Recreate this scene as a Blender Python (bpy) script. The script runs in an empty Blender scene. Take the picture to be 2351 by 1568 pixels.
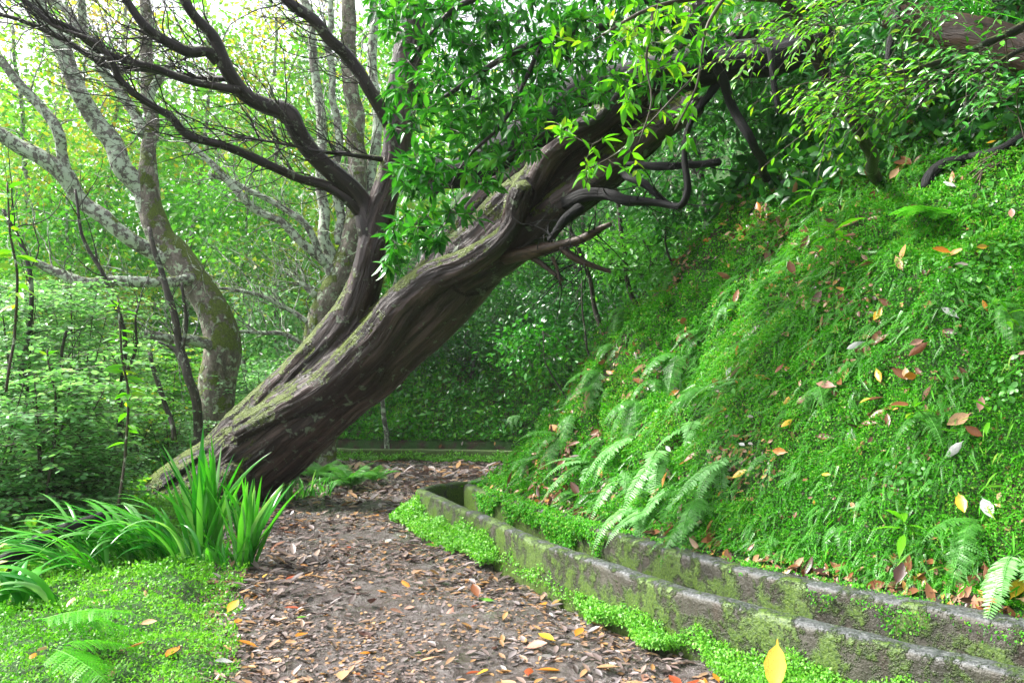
import bpy, math, random
import numpy as np
from mathutils import Vector, Matrix
R = math.radians
rng = np.random.default_rng(7)
random.seed(7)
scn = bpy.context.scene
COL = scn.collection

# ------------------------------------------------------------------ camera, world, sun, exposure
F = 1800.0; CX = 1175.5; CY = 784.0; PITCH = R(4.0); EYE = 1.35
cam = bpy.data.cameras.new('camera'); camo = bpy.data.objects.new('camera', cam); COL.objects.link(camo)
camo.location = (0, 0, EYE); camo.rotation_euler = (R(90) + PITCH, 0, 0)
cam.sensor_width = 36; cam.lens = F / 2351 * 36; cam.clip_start = 0.05; cam.clip_end = 400
scn.camera = camo
SUN_EL = R(50); SUN_AZ = R(-78)          # azimuth measured from +Y towards +X: light comes from the open valley, back left
w = bpy.data.worlds.new('World'); scn.world = w; w.use_nodes = True
wn = w.node_tree; wn.nodes.clear()
sky = wn.nodes.new('ShaderNodeTexSky'); sky.sky_type = 'NISHITA'; sky.sun_disc = False
sky.sun_elevation = SUN_EL; sky.sun_rotation = SUN_AZ; sky.dust_density = 4.0; sky.air_density = 1.0
hs = wn.nodes.new('ShaderNodeHueSaturation'); hs.inputs['Saturation'].default_value = 0.22
bgn = wn.nodes.new('ShaderNodeBackground'); bgn.inputs['Strength'].default_value = 0.11
wo = wn.nodes.new('ShaderNodeOutputWorld')
wn.links.new(sky.outputs[0], hs.inputs['Color']); wn.links.new(hs.outputs[0], bgn.inputs[0]); wn.links.new(bgn.outputs[0], wo.inputs[0])
sl = bpy.data.lights.new('sun', 'SUN'); sl.energy = 2.3; sl.angle = R(12); sl.color = (1, 0.97, 0.9)
so = bpy.data.objects.new('sun', sl); COL.objects.link(so)
sd = Vector((math.sin(SUN_AZ) * math.cos(SUN_EL), math.cos(SUN_AZ) * math.cos(SUN_EL), math.sin(SUN_EL)))
so.rotation_euler = sd.to_track_quat('Z', 'Y').to_euler(); so.location = (-5, 5, 20)
scn.view_settings.view_transform = 'Standard'; scn.view_settings.look = 'None'
scn.view_settings.exposure = 2.2; scn.view_settings.gamma = 1.0

# ------------------------------------------------------------------ projection helpers (a pixel of the 2351 px wide photo -> a real point)
def ray(px, py):
    a = (px - CX) / F; b = -(py - CY) / F
    return np.array([a, math.cos(PITCH) - b * math.sin(PITCH), math.sin(PITCH) + b * math.cos(PITCH)])
def P(px, py, Y):
    r = ray(px, py); t = Y / r[1]
    return np.array([r[0] * t, Y, EYE + r[2] * t])

# ------------------------------------------------------------------ noise
def _h(ix, iy, iz, s):
    n = (ix * 374761393 + iy * 668265263 + iz * 2147483647 + s * 974634777) & 0xffffffff
    n = ((n ^ (n >> 13)) * 1274126177) & 0xffffffff
    n = n ^ (n >> 16)
    return (n & 0xffff) / 65535.0
def vnoise(x, y, z=0.0, s=0):
    x = np.asarray(x, float); y = np.asarray(y, float); z = np.asarray(z, float) + np.zeros_like(x)
    fx, fy, fz = np.floor(x), np.floor(y), np.floor(z)
    ix, iy, iz = fx.astype(np.int64), fy.astype(np.int64), fz.astype(np.int64)
    u, v, q = x - fx, y - fy, z - fz
    u = u * u * (3 - 2 * u); v = v * v * (3 - 2 * v); q = q * q * (3 - 2 * q)
    r = 0
    for a in (0, 1):
        for b in (0, 1):
            for c in (0, 1):
                r = r + _h(ix + a, iy + b, iz + c, s) * (u if a else 1 - u) * (v if b else 1 - v) * (q if c else 1 - q)
    return r * 2 - 1
def fbm(x, y, z=0.0, o=3, s=0):
    r = 0; a = 1.0; f = 1.0; t = 0
    for i in range(o):
        r = r + a * vnoise(np.asarray(x) * f, np.asarray(y) * f, np.asarray(z) * f, s + i * 17); t += a; a *= .5; f *= 2.03
    return r / t
def sstep(a, b, x):
    t = np.clip((x - a) / (b - a), 0, 1); return t * t * (3 - 2 * t)

def catmull(pts, step):
    pts = np.asarray(pts, float)
    q = np.vstack([2 * pts[0] - pts[1], pts, 2 * pts[-1] - pts[-2]])
    out = []
    for i in range(1, len(q) - 2):
        n = max(2, int(np.linalg.norm(q[i + 1][:3] - q[i][:3]) / step) + 1)
        for t in np.linspace(0, 1, n, endpoint=False):
            p0, p1, p2, p3 = q[i - 1], q[i], q[i + 1], q[i + 2]
            out.append(.5 * ((2 * p1) + (p2 - p0) * t + (2 * p0 - 5 * p1 + 4 * p2 - p3) * t * t + (3 * p1 - p0 - 3 * p2 + p3) * t ** 3))
    out.append(pts[-1]); return np.array(out)

# ------------------------------------------------------------------ mesh builder
class MB:
    def __init__(s): s.v = []; s.f = []; s.n = []; s.r = []; s.b = []; s.k = 0
    def add(s, V, loops, sizes, rnd=None, bk=None):
        V = np.asarray(V, float)
        s.v.append(V); s.f.append(np.asarray(loops, np.int64).ravel() + s.k); s.n.append(np.asarray(sizes, np.int64))
        s.r.append(np.zeros(len(V)) if rnd is None else np.broadcast_to(rnd, (len(V),)))
        s.b.append(V if bk is None else bk); s.k += len(V)
    def build(s, name, mat, parent=None, smooth=True):
        me = bpy.data.meshes.new(name)
        V = np.vstack(s.v); L = np.concatenate(s.f); N = np.concatenate(s.n)
        me.vertices.add(len(V)); me.loops.add(len(L)); me.polygons.add(len(N))
        me.vertices.foreach_set('co', V.astype(np.float32).ravel())
        me.loops.foreach_set('vertex_index', L.astype(np.int32))
        st = np.zeros(len(N), np.int32); st[1:] = np.cumsum(N)[:-1]
        me.polygons.foreach_set('loop_start', st)
        a = me.attributes.new('rnd', 'FLOAT', 'POINT'); a.data.foreach_set('value', np.concatenate(s.r).astype(np.float32))
        a = me.attributes.new('bk', 'FLOAT_VECTOR', 'POINT'); a.data.foreach_set('vector', np.vstack(s.b).astype(np.float32).ravel())
        me.update(calc_edges=True)
        if smooth: me.shade_smooth()
        me.materials.append(mat)
        o = bpy.data.objects.new(name, me); COL.objects.link(o)
        if parent is not None: o.parent = parent; o.matrix_parent_inverse = inv(parent)
        return o
_loc = {}
def inv(p):
    return Matrix.Translation(-Vector(_loc.get(p.name, (0, 0, 0)))) if p.name in _loc else Matrix()
def tag(o, label=None, cat=None, group=None, kind=None):
    if label: o['label'] = label
    if cat: o['category'] = cat
    if group: o['group'] = group
    if kind: o['kind'] = kind
    return o
def thing(name, loc, label, cat, group=None):
    o = bpy.data.objects.new(name, None); COL.objects.link(o); o.empty_display_size = .1
    o.location = [float(c) for c in loc]; _loc[o.name] = tuple(float(c) for c in loc)
    return tag(o, label, cat, group)
def norm(a):
    return a / np.maximum(np.linalg.norm(a, axis=-1, keepdims=True), 1e-9)

# ------------------------------------------------------------------ leaf templates: (verts, loops, sizes); y along, x side, z up
def tpl_leaf(rows, curl=.12, fold=.25):
    V = []; L = []; S = []
    for t, hw in rows:
        z = -curl * t * t
        V += [(-hw, t, z + fold * hw), (0, t, z), (hw, t, z + fold * hw)]
    for i in range(len(rows) - 1):
        a = 3 * i; b = a + 3
        L += [a, a + 1, b + 1, b, a + 1, a + 2, b + 2, b + 1]; S += [4, 4]
    return np.array(V), np.array(L), np.array(S)
T_DIA = (np.array([(0, 0, 0), (.28, .45, .04), (0, 1, -.05), (-.28, .45, .04)]), np.array([0, 1, 2, 3]), np.array([4]))
T_OVAL = (np.array([(0, 0, 0), (.2, .25, .03), (.24, .6, .03), (0, 1, -.08), (-.24, .6, .03), (-.2, .25, .03)]), np.array([0, 1, 2, 3, 0, 3, 4, 5]), np.array([4, 4]))
T_LAUREL = tpl_leaf([(0, .012), (.08, .012), (.22, .1), (.45, .165), (.7, .13), (.88, .06), (1, .004)], .18, .35)
T_LONG = tpl_leaf([(0, .01), (.1, .02), (.3, .09), (.6, .12), (.85, .06), (1, .003)], .4, .3)
T_DEAD = tpl_leaf([(0, .01), (.12, .02), (.25, .12), (.5, .19), (.75, .14), (.92, .05), (1, .004)], -.15, .5)
T_DEAD2 = tpl_leaf([(0, .01), (.1, .015), (.25, .1), (.5, .15), (.8, .1), (1, .004)], .35, -.5)
T_ROUND = tpl_leaf([(0, .01), (.15, .18), (.4, .36), (.7, .33), (.92, .14), (1, .02)], .1, .15)
def _pinna():
    V = []; L = []; S = []
    for i, t in enumerate(np.linspace(.04, .93, 8)):
        for sg in (-1, 1):
            l = .24 * (1 - t * .75); w = .058; k = len(V)
            V += [(0, t, 0), (sg * l * .5, t + .02 - w * .5, .015), (sg * l, t + .09, -.01), (sg * l * .45, t + .07 + w * .6, .015)]; L += [k, k + 1, k + 2, k + 3]; S.append(4)
    k = len(V); V += [(-.012, 0, 0), (.012, 0, 0), (.006, 1.02, -.01), (-.006, 1.02, -.01)]; L += [k, k + 1, k + 2, k + 3]; S.append(4)
    V = np.array(V); V[:, 2] -= .15 * V[:, 1] ** 2
    return V, np.array(L), np.array(S)
T_PINNA = _pinna()
T_SCRAP = (np.array([(-.12, 0, 0), (.2, .12, .03), (.3, .6, 0), (.05, 1, .06), (-.3, .75, .02)]), np.array([0, 1, 2, 3, 4]), np.array([5]))
def place(mb, T, Pn, D, N, S, rnd=None, W=None):
    tv, tl, ts = T; n = len(Pn)
    if n == 0: return
    D = norm(D); X = norm(np.cross(D, N)); Z = np.cross(X, D)
    S = np.broadcast_to(S, (n,)).reshape(n, 1, 1)
    Wd = 1.0 if W is None else np.broadcast_to(W, (n,)).reshape(n, 1, 1)
    V = Pn[:, None, :] + S * (tv[None, :, 0:1] * Wd * X[:, None, :] + tv[None, :, 1:2] * D[:, None, :] + tv[None, :, 2:3] * Z[:, None, :])
    m = len(tv)
    loops = (tl[None, :] + (np.arange(n) * m)[:, None]).ravel()
    r = rng.random(n) if rnd is None else rnd
    mb.add(V.reshape(-1, 3), loops, np.tile(ts, n), np.repeat(r, m))

def tube(mb, pts, rad, sides=8, rough=0.0, seed=0, bk=True, rnd=0.0):
    pts = np.asarray(pts, float); n = len(pts); rad = np.broadcast_to(rad, (n,)).astype(float)
    T = norm(np.gradient(pts, axis=0)); up = np.array([0, 0, 1.]) if abs(T[0][2]) < .9 else np.array([0, 1., 0])
    u = norm(np.cross(T[0], up)); U = []
    for i in range(n):
        u = u - T[i] * np.dot(u, T[i]); u = u / (np.linalg.norm(u) + 1e-9); U.append(u)
    U = np.array(U); W = np.cross(T, U)
    th = np.linspace(0, 2 * math.pi, sides, endpoint=False)
    ln = np.concatenate([[0], np.cumsum(np.linalg.norm(np.diff(pts, axis=0), axis=1))])
    c, s_ = np.cos(th), np.sin(th)
    rr = rad[:, None] * np.ones((1, sides))
    if rough > 0:
        rr = rr * (1 + rough * fbm(c[None, :] * 1.3 + seed * 3.1 + 0 * ln[:, None], s_[None, :] * 1.3 + 0 * ln[:, None], ln[:, None] / np.maximum(rad.max() * 5, .05) + 0 * c[None, :], 3, seed))
    V = pts[:, None, :] + rr[..., None] * (c[None, :, None] * U[:, None, :] + s_[None, :, None] * W[:, None, :])
    B = np.stack([rr * c[None, :], rr * s_[None, :], ln[:, None] + 0 * rr + seed * 1.7], -1)
    i = np.arange(n - 1)[:, None] * sides; j = np.arange(sides)[None, :]; j2 = (j + 1) % sides
    loops = np.stack([i + j, i + j2, i + sides + j2, i + sides + j], -1).reshape(-1)
    k = (n - 1) * sides
    VV = np.vstack([V.reshape(-1, 3), pts[-1] + T[-1] * rad[-1] * .6, pts[0] - T[0] * rad[0] * .3])
    BB = np.vstack([B.reshape(-1, 3), [0, 0, ln[-1]], [0, 0, 0]])
    top = np.stack([(n - 1) * sides + np.arange(sides), (n - 1) * sides + (np.arange(sides) + 1) % sides, np.full(sides, n * sides)], -1).ravel()
    bot = np.stack([(np.arange(sides) + 1) % sides, np.arange(sides), np.full(sides, n * sides + 1)], -1).ravel()
    mb.add(VV, np.concatenate([loops, top, bot]), np.concatenate([np.full(k, 4), np.full(2 * sides, 3)]), rnd, BB)

# ------------------------------------------------------------------ materials
class NT:
    def __init__(s, name):
        s.m = bpy.data.materials.new(name); s.m.use_nodes = True; s.t = s.m.node_tree; s.t.nodes.clear()
        s.out = s.n('OutputMaterial')
    def n(s, t, **k):
        o = s.t.nodes.new('ShaderNode' + t)
        for a, b in k.items(): setattr(o, a, b)
        return o
    def l(s, a, b): s.t.links.new(a, b)
    def val(s, sock, v):
        if hasattr(v, 'links'): s.l(v, sock)
        else: sock.default_value = v
    def noise(s, vec, scale, detail=4, rough=.55, dist=0.0):
        o = s.n('TexNoise'); s.l(vec, o.inputs['Vector']); o.inputs['Scale'].default_value = scale; o.inputs['Detail'].default_value = detail
        o.inputs['Roughness'].default_value = rough; o.inputs['Distortion'].default_value = dist; return o.outputs[0]
    def ramp(s, fac, stops, interp='LINEAR'):
        o = s.n('ValToRGB'); s.l(fac, o.inputs[0]); cr = o.color_ramp; cr.interpolation = interp
        while len(cr.elements) > 1: cr.elements.remove(cr.elements[-1])
        for i, (p, c) in enumerate(stops):
            e = cr.elements[0] if i == 0 else cr.elements.new(p)
            e.position = p; e.color = (c[0], c[1], c[2], 1) if hasattr(c, '__len__') else (c, c, c, 1)
        return o.outputs[0]
    def mix(s, f, a, b):
        o = s.n('Mix', data_type='RGBA'); s.val(o.inputs[0], f)
        for k, v in ((6, a), (7, b)):
            if hasattr(v, 'links'): s.l(v, o.inputs[k])
            else: o.inputs[k].default_value = (v[0], v[1], v[2], 1)
        return o.outputs[2]
    def math(s, op, a, b=0.0):
        o = s.n('Math', operation=op); s.val(o.inputs[0], a); s.val(o.inputs[1], b); return o.outputs[0]
    def bump(s, h, strength, dist):
        o = s.n('Bump'); s.l(h, o.inputs['Height']); o.inputs['Strength'].default_value = strength; o.inputs['Distance'].default_value = dist; return o.outputs[0]
    def scale(s, vec, v):
        o = s.n('Mapping'); s.l(vec, o.inputs[0]); o.inputs['Scale'].default_value = v; return o.outputs[0]
    def prin(s, col, rough, normal=None, spec=.5):
        o = s.n('BsdfPrincipled')
        if hasattr(col, 'links'): s.l(col, o.inputs['Base Color'])
        else: o.inputs['Base Color'].default_value = (*col, 1)
        s.val(o.inputs['Roughness'], rough); o.inputs['Specular IOR Level'].default_value = spec
        if normal is not None: s.l(normal, o.inputs['Normal'])
        return o
    def attr(s, name):
        return s.n('Attribute', attribute_name=name)

def leaf_mat(name, cols, rough=.4, trans=.4, spec=.5, tcol=(1.25, 1.35, .5)):
    t = NT(name); a = t.attr('rnd').outputs['Fac']
    k = len(cols) - 1
    c = t.ramp(a, [(i / max(k, 1), q) for i, q in enumerate(cols)])
    p = t.prin(c, rough, None, spec)
    tr = t.n('BsdfTranslucent')
    mul = t.n('Mix', data_type='RGBA', blend_type='MULTIPLY'); mul.inputs[0].default_value = 1; t.l(c, mul.inputs[6]); mul.inputs[7].default_value = (*tcol, 1)
    t.l(mul.outputs[2], tr.inputs[0])
    ms = t.n('MixShader'); ms.inputs[0].default_value = trans; t.l(p.outputs[0], ms.inputs[1]); t.l(tr.outputs[0], ms.inputs[2]); t.l(ms.outputs[0], t.out.inputs[0])
    return t.m
M = {}
M['moss'] = leaf_mat('moss_leaves', [(.018, .14, .003), (.04, .26, .004), (.07, .36, .008), (.11, .44, .02), (.24, .4, .05)], .55, .4, .3)
M['verge'] = leaf_mat('verge_leaves', [(.05, .2, .01), (.09, .34, .015), (.16, .46, .03), (.24, .5, .07)], .45, .4)
M['fern'] = leaf_mat('fern_leaves', [(.06, .24, .03), (.09, .32, .05), (.14, .42, .07)], .35, .4)
M['fern_pale'] = leaf_mat('fern_pale_leaves', [(.13, .36, .09), (.18, .44, .13), (.26, .52, .2)], .35, .35)
M['fern_bright'] = leaf_mat('fern_bright_leaves', [(.07, .36, .01), (.1, .46, .015), (.16, .5, .03)], .4, .5)
M['laurel'] = leaf_mat('laurel_leaves', [(.015, .1, .012), (.025, .17, .02), (.045, .25, .025), (.08, .33, .03), (.14, .4, .03)], .22, .3, .6)
M['laurel_bright'] = leaf_mat('laurel_bright_leaves', [(.05, .24, .01), (.09, .34, .015), (.14, .42, .02), (.3, .45, .03)], .25, .5, .5)
M['dark_shrub'] = leaf_mat('dark_shrub_leaves', [(.01, .07, .012), (.02, .12, .02), (.04, .2, .03), (.08, .26, .06)], .3, .3, .6)
M['shrub'] = leaf_mat('shrub_leaves', [(.09, .28, .08), (.15, .39, .13), (.22, .48, .2), (.34, .56, .32)], .32, .5, .5, (1.15, 1.2, .6))
M['far'] = leaf_mat('far_leaves', [(.06, .24, .03), (.09, .32, .05), (.13, .4, .06), (.22, .46, .08), (.4, .4, .06)], .45, .4)
M['autumn'] = leaf_mat('autumn_leaves', [(.1, .32, .04), (.16, .4, .06), (.26, .44, .08), (.42, .44, .06), (.55, .36, .06)], .5, .45)
M['strap'] = leaf_mat('strap_leaves', [(.02, .2, .02), (.05, .32, .02), (.1, .42, .04), (.24, .5, .18)], .24, .4, .6)
M['dead'] = leaf_mat('dead_leaves', [(.05, .02, .012), (.12, .05, .025), (.25, .1, .04), (.35, .2, .12), (.5, .26, .04), (.28, .24, .22)], .35, .15, .5, (1, 1, 1))
M['litter'] = leaf_mat('litter_leaves', [(.04, .028, .024), (.08, .055, .048), (.15, .11, .1), (.22, .17, .16), (.34, .18, .06), (.12, .1, .1), (.2, .17, .17)], .38, .1, .5, (1, 1, 1))
def dead_mat(name, c, r=.35):
    t = NT(name); g = t.n('TexCoord').outputs['Object']
    n = t.noise(t.scale(g, (60, 25, 60)), 1.0, 4)
    col = t.ramp(n, [(.3, [x * .55 for x in c]), (.5, c), (.75, [min(1, x * 1.25) for x in c])])
    sp = t.noise(g, 90.0, 2)
    col = t.mix(t.ramp(sp, [(.66, 0), (.72, 1)]), col, [x * .25 for x in c])
    p = t.prin(col, r); tr = t.n('BsdfTranslucent'); t.l(col, tr.inputs[0])
    ms = t.n('MixShader'); ms.inputs[0].default_value = .2; t.l(p.outputs[0], ms.inputs[1]); t.l(tr.outputs[0], ms.inputs[2]); t.l(ms.outputs[0], t.out.inputs[0])
    return t.m
DEADC = {'yellow': (.62, .36, .03), 'orange': (.5, .19, .02), 'brown': (.2, .07, .025), 'tan': (.5, .3, .16), 'pinkish brown': (.42, .22, .16), 'pale grey': (.42, .43, .42), 'dark brown': (.06, .025, .018), 'red brown': (.3, .06, .02), 'green': (.1, .3, .02)}
for k, c in DEADC.items(): M['dead_' + k] = dead_mat('fallen_leaf_' + k.replace(' ', '_'), c)

def bark_mat(name, c0, c1, c2, moss=.0, mosscol=(.1, .16, .01), lich=.0, lichcol=(.42, .5, .36), rough=.55, stretch=.16, fscale=14.0, bumpd=.03, lscale=9.0, mossn=4.0):
    t = NT(name); bk = t.attr('bk').outputs['Vector']; geo = t.n('NewGeometry')
    st = t.scale(bk, (1, 1, stretch))
    f1 = t.noise(st, fscale, 6, .65, .6); f2 = t.noise(st, fscale * 4, 4, .6)
    base = t.ramp(f1, [(.28, c0), (.5, c1), (.72, c2)])
    base = t.mix(t.ramp(t.noise(bk, 2.2, 3), [(.4, 0), (.65, .6)]), base, [x * .5 for x in c1])
    base = t.mix(t.ramp(f2, [(.3, .5), (.5, 0)]), base, [x * .3 for x in c0])
    h = t.math('ADD', f1, t.math('MULTIPLY', f2, .35))
    sep = t.n('SeparateXYZ'); t.l(geo.outputs['Normal'], sep.inputs[0]); pos = geo.outputs['Position']
    if lich > 0:
        ln = t.noise(pos, lscale, 6, .7, .3); lm = t.ramp(ln, [(.62 - lich * .25, 0), (.66 - lich * .25, 1)])
        base = t.mix(lm, base, lichcol); h = t.math('ADD', h, t.math('MULTIPLY', lm, .3))
    if moss > 0:
        mn = t.noise(pos, mossn, 6, .7); mm = t.math('ADD', t.math('MULTIPLY', sep.outputs[2], .25), mn)
        mk = t.ramp(mm, [(.84 - moss * .5, 0), (.89 - moss * .5, 1)])
        mc = t.ramp(t.noise(pos, 60, 3), [(.3, [x * .4 for x in mosscol]), (.6, mosscol), (.8, [x * 1.6 for x in mosscol])])
        base = t.mix(mk, base, mc); h = t.math('ADD', h, t.math('MULTIPLY', mk, t.noise(pos, 45, 4)))
    p = t.prin(base, rough, t.bump(h, 1.0, bumpd), .4); t.l(p.outputs[0], t.out.inputs[0]); return t.m
M['big_bark'] = bark_mat('reddish_bark', (.003, .0015, .0015), (.028, .015, .013), (.2, .13, .12), .54, (.12, .17, .012), .14, (.17, .2, .14), .42, .07, 9, .05, 7, 2.6)
M['limb_bark'] = bark_mat('limb_bark', (.005, .003, .003), (.02, .013, .012), (.07, .05, .046), .3, (.07, .1, .015), .12, (.2, .23, .16), .45, .1, 14, .02)
M['char'] = bark_mat('charred_wood', (.0015, .0015, .002), (.004, .004, .005), (.018, .02, .026), 0, lich=0, rough=.8, stretch=.15, fscale=16, bumpd=.03)
M['lichen_bark'] = bark_mat('lichen_bark', (.05, .045, .04), (.16, .15, .13), (.32, .31, .27), .28, (.13, .19, .02), .6, (.42, .5, .38), .8, .5, 12, .02, 10)
M['mossy_bark'] = bark_mat('mossy_bark', (.05, .045, .035), (.15, .13, .1), (.4, .34, .3), .62, (.11, .16, .015), .35, (.34, .42, .28), .8, .5, 9, .03, 9, 3.0)
M['far_bark'] = bark_mat('far_bark', (.05, .05, .045), (.13, .13, .11), (.3, .31, .27), .35, (.12, .18, .03), .5, (.4, .46, .36), .8, .5, 9, .02)
M['dark_bark'] = bark_mat('dark_bark', (.01, .01, .008), (.035, .03, .022), (.1, .08, .06), .35, (.04, .08, .02), .2, (.2, .25, .17), .6, .3, 14, .01)
M['stem'] = bark_mat('twig_bark', (.02, .015, .01), (.06, .045, .03), (.14, .11, .08), 0, lich=.1, rough=.6, fscale=30, bumpd=.003)
M['dead_wood'] = bark_mat('dead_wood', (.015, .009, .006), (.06, .035, .022), (.2, .13, .08), .2, (.06, .1, .01), 0, rough=.5, fscale=18, bumpd=.015)
M['green_stem'] = leaf_mat('green_stems', [(.08, .2, .02), (.14, .28, .03)], .4, .1)

def soil_mat():
    t = NT('hillside_soil'); pos = t.n('NewGeometry').outputs['Position']
    n1 = t.noise(pos, 3.0, 6); n2 = t.noise(pos, 25, 5, .7); n3 = t.noise(pos, 90, 3)
    soil = t.ramp(n2, [(.3, (.018, .01, .006)), (.55, (.06, .032, .018)), (.75, (.15, .07, .035))])
    mossc = t.ramp(n3, [(.3, (.012, .05, .004)), (.55, (.03, .12, .008)), (.8, (.06, .2, .015))])
    col = t.mix(t.ramp(n1, [(.36, 0), (.5, 1)]), soil, mossc)
    p = t.prin(col, .7, t.bump(t.math('ADD', n2, n3), 1, .05)); t.l(p.outputs[0], t.out.inputs[0]); return t.m
M['soil'] = soil_mat()
def mud_mat():
    t = NT('wet_mud'); pos = t.n('NewGeometry').outputs['Position']
    n1 = t.noise(pos, 1.6, 5, .6); n2 = t.noise(pos, 14, 6, .7, .4); n3 = t.noise(pos, 70, 4, .7)
    col = t.ramp(n2, [(.25, (.02, .014, .013)), (.42, (.08, .063, .055)), (.58, (.19, .165, .16)), (.8, (.38, .35, .35))])
    col = t.mix(t.ramp(n1, [(.5, 0), (.64, .5)]), col, (.06, .042, .038))
    h = t.math('ADD', n2, t.math('MULTIPLY', n3, .5))
    rough = t.ramp(n1, [(.35, .26), (.6, .07)])
    p = t.prin(col, rough, t.bump(h, 1, .06), .7); t.l(p.outputs[0], t.out.inputs[0]); return t.m
M['mud'] = mud_mat()
def concrete_mat():
    t = NT('old_concrete'); geo = t.n('NewGeometry'); pos = geo.outputs['Position']
    sep = t.n('SeparateXYZ'); t.l(geo.outputs['Normal'], sep.inputs[0]); sp = t.n('SeparateXYZ'); t.l(pos, sp.inputs[0])
    n1 = t.noise(pos, 3, 6, .65); n2 = t.noise(pos, 60, 3, .7); n3 = t.noise(t.scale(pos, (9, 9, 1.6)), 1, 5, .65)
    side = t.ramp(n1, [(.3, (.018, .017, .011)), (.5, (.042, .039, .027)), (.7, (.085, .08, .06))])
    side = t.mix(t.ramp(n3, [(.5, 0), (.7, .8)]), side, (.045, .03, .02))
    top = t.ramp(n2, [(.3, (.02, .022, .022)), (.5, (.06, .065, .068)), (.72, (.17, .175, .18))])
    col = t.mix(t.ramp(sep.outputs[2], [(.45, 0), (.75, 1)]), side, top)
    col = t.mix(t.ramp(n2, [(.68, 0), (.74, .6)]), col, (.35, .33, .3))
    col = t.mix(t.ramp(n2, [(.24, .8), (.32, 0)]), col, (.02, .02, .018))
    gm = t.noise(pos, 5.5, 6, .75)
    mc = t.ramp(t.noise(pos, 80, 3), [(.3, (.02, .05, .005)), (.55, (.07, .13, .012)), (.8, (.14, .2, .03))])
    low = t.math('MULTIPLY', t.math('SUBTRACT', .33, sp.outputs[2]), .35)
    far = t.math('MULTIPLY', sp.outputs[1], .016)
    mk = t.ramp(t.math('ADD', t.math('ADD', gm, low), far), [(.55, 0), (.64, .92)])
    col = t.mix(mk, col, mc)
    h = t.math('ADD', t.math('MULTIPLY', n2, .35), t.math('ADD', n1, mk))
    p = t.prin(col, t.ramp(n1, [(.3, .35), (.7, .65)]), t.bump(h, 1, .02), .5); t.l(p.outputs[0], t.out.inputs[0]); return t.m
M['concrete'] = concrete_mat()
def water_mat():
    t = NT('channel_water'); pos = t.n('NewGeometry').outputs['Position']
    p = t.prin((.02, .03, .02), .06, t.bump(t.noise(pos, 9, 3), .6, .02), .5); t.l(p.outputs[0], t.out.inputs[0]); return t.m
M['water'] = water_mat()

# ------------------------------------------------------------------ the levada line (outer face of the path-side wall) and the ground height
LINE = catmull([(6.6, -3), (4.6, -.4), (3.1, 1.3), (1.95, 2.85), (1.07, 3.9), (.33, 5.2), (-.38, 6.95), (-.95, 8.35), (-1.06, 8.85), (-.82, 9.3), (-.3, 9.75), (.5, 10.7), (1.6, 12.1), (2.3, 13.3), (2.25, 14.6), (1.5, 15.5), (.2, 16.0), (-1.5, 16.3), (-4, 16.8), (-8, 18), (-14, 21), (-24, 27), (-45, 40)], .12)
def sdist(x, y):
    x = np.asarray(x, float); y = np.asarray(y, float); sh = x.shape; x = x.ravel(); y = y.ravel(); out = np.empty(len(x))
    a = LINE[:-1]; d = LINE[1:] - a; l2 = (d ** 2).sum(1)
    for i in range(0, len(x), 20000):
        px = x[i:i + 20000, None] - a[None, :, 0]; py = y[i:i + 20000, None] - a[None, :, 1]
        t = np.clip((px * d[:, 0] + py * d[:, 1]) / l2, 0, 1)
        qx = px - t * d[:, 0]; qy = py - t * d[:, 1]; dd = qx * qx + qy * qy
        k = dd.argmin(1); r = np.arange(len(k))
        sg = np.sign(d[k, 0] * py[r, k] - d[k, 1] * px[r, k]); sg[sg == 0] = 1
        out[i:i + 20000] = np.sqrt(dd[r, k]) * sg
    return out.reshape(sh)
PW = 2.15      # path width
def pedge(x, y): return PW + .18 * fbm(x * .9, y * .9, 0, 2, 21) + 4 * sstep(9.3, 10.6, y) * sstep(-4.4, -3.3, x) * sstep(17, 15, y) + .12 * vnoise(x * 5, y * 5, 0, 22)
def zfun(x, y, s):
    d = -s - .68
    bank = .36 + np.where(d > 0, .06 * np.minimum(d, .12) / .12 + 1.42 * np.maximum(d - .12, 0), 0)
    bank = np.where(bank > 8, 8 + (bank - 8) * .35, bank); bank = np.minimum(bank, 13)
    cap = 1.6 + 10 * sstep(-5.5, 1.5, x) ; cap = np.where(y > 13, cap, 12)
    bank = cap - np.log1p(np.exp(np.clip((cap - bank) * 2, -30, 30))) / 2
    am = sstep(.05, .8, d)
    bank = bank + am * (.34 * fbm(x * .9, y * .9, 0, 2, 3) + .26 * fbm(x * 2.7, y * 2.7, 0, 3, 5)) + sstep(0, .3, d) * .08 * fbm(x * 8, y * 8, 0, 2, 9)
    pe = pedge(x, y)
    path = .03 * fbm(x * 2.2, y * 2.2, 0, 2, 11) + .03 * fbm(x * 9, y * 9, 0, 2, 13)
    q = s - pe
    verge = .1 * sstep(0, .35, q) + .06 * sstep(0, .3, q) * fbm(x * 3, y * 3, 0, 3, 15) - .42 * np.maximum(q - 1.1, 0) + .25 * sstep(1, 4, q) * fbm(x * .5, y * .5, 0, 2, 19)
    verge = np.where(verge < -7, -7 + (verge + 7) * .1, verge)
    verge = verge + 22 * sstep(24, 70, q) + sstep(.2, 1, -x) * 0
    z = np.where(s > 0, path + np.where(q > 0, verge, 0), 0)
    wall = sstep(0, .06, -s) * -.25
    z = np.where((s <= 0) & (s > -.6), wall, z)
    z = np.where((s <= -.6), np.where(s > -.68, -.25 + (-.6 - s) / .08 * .61, bank), z)
    return z
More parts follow.
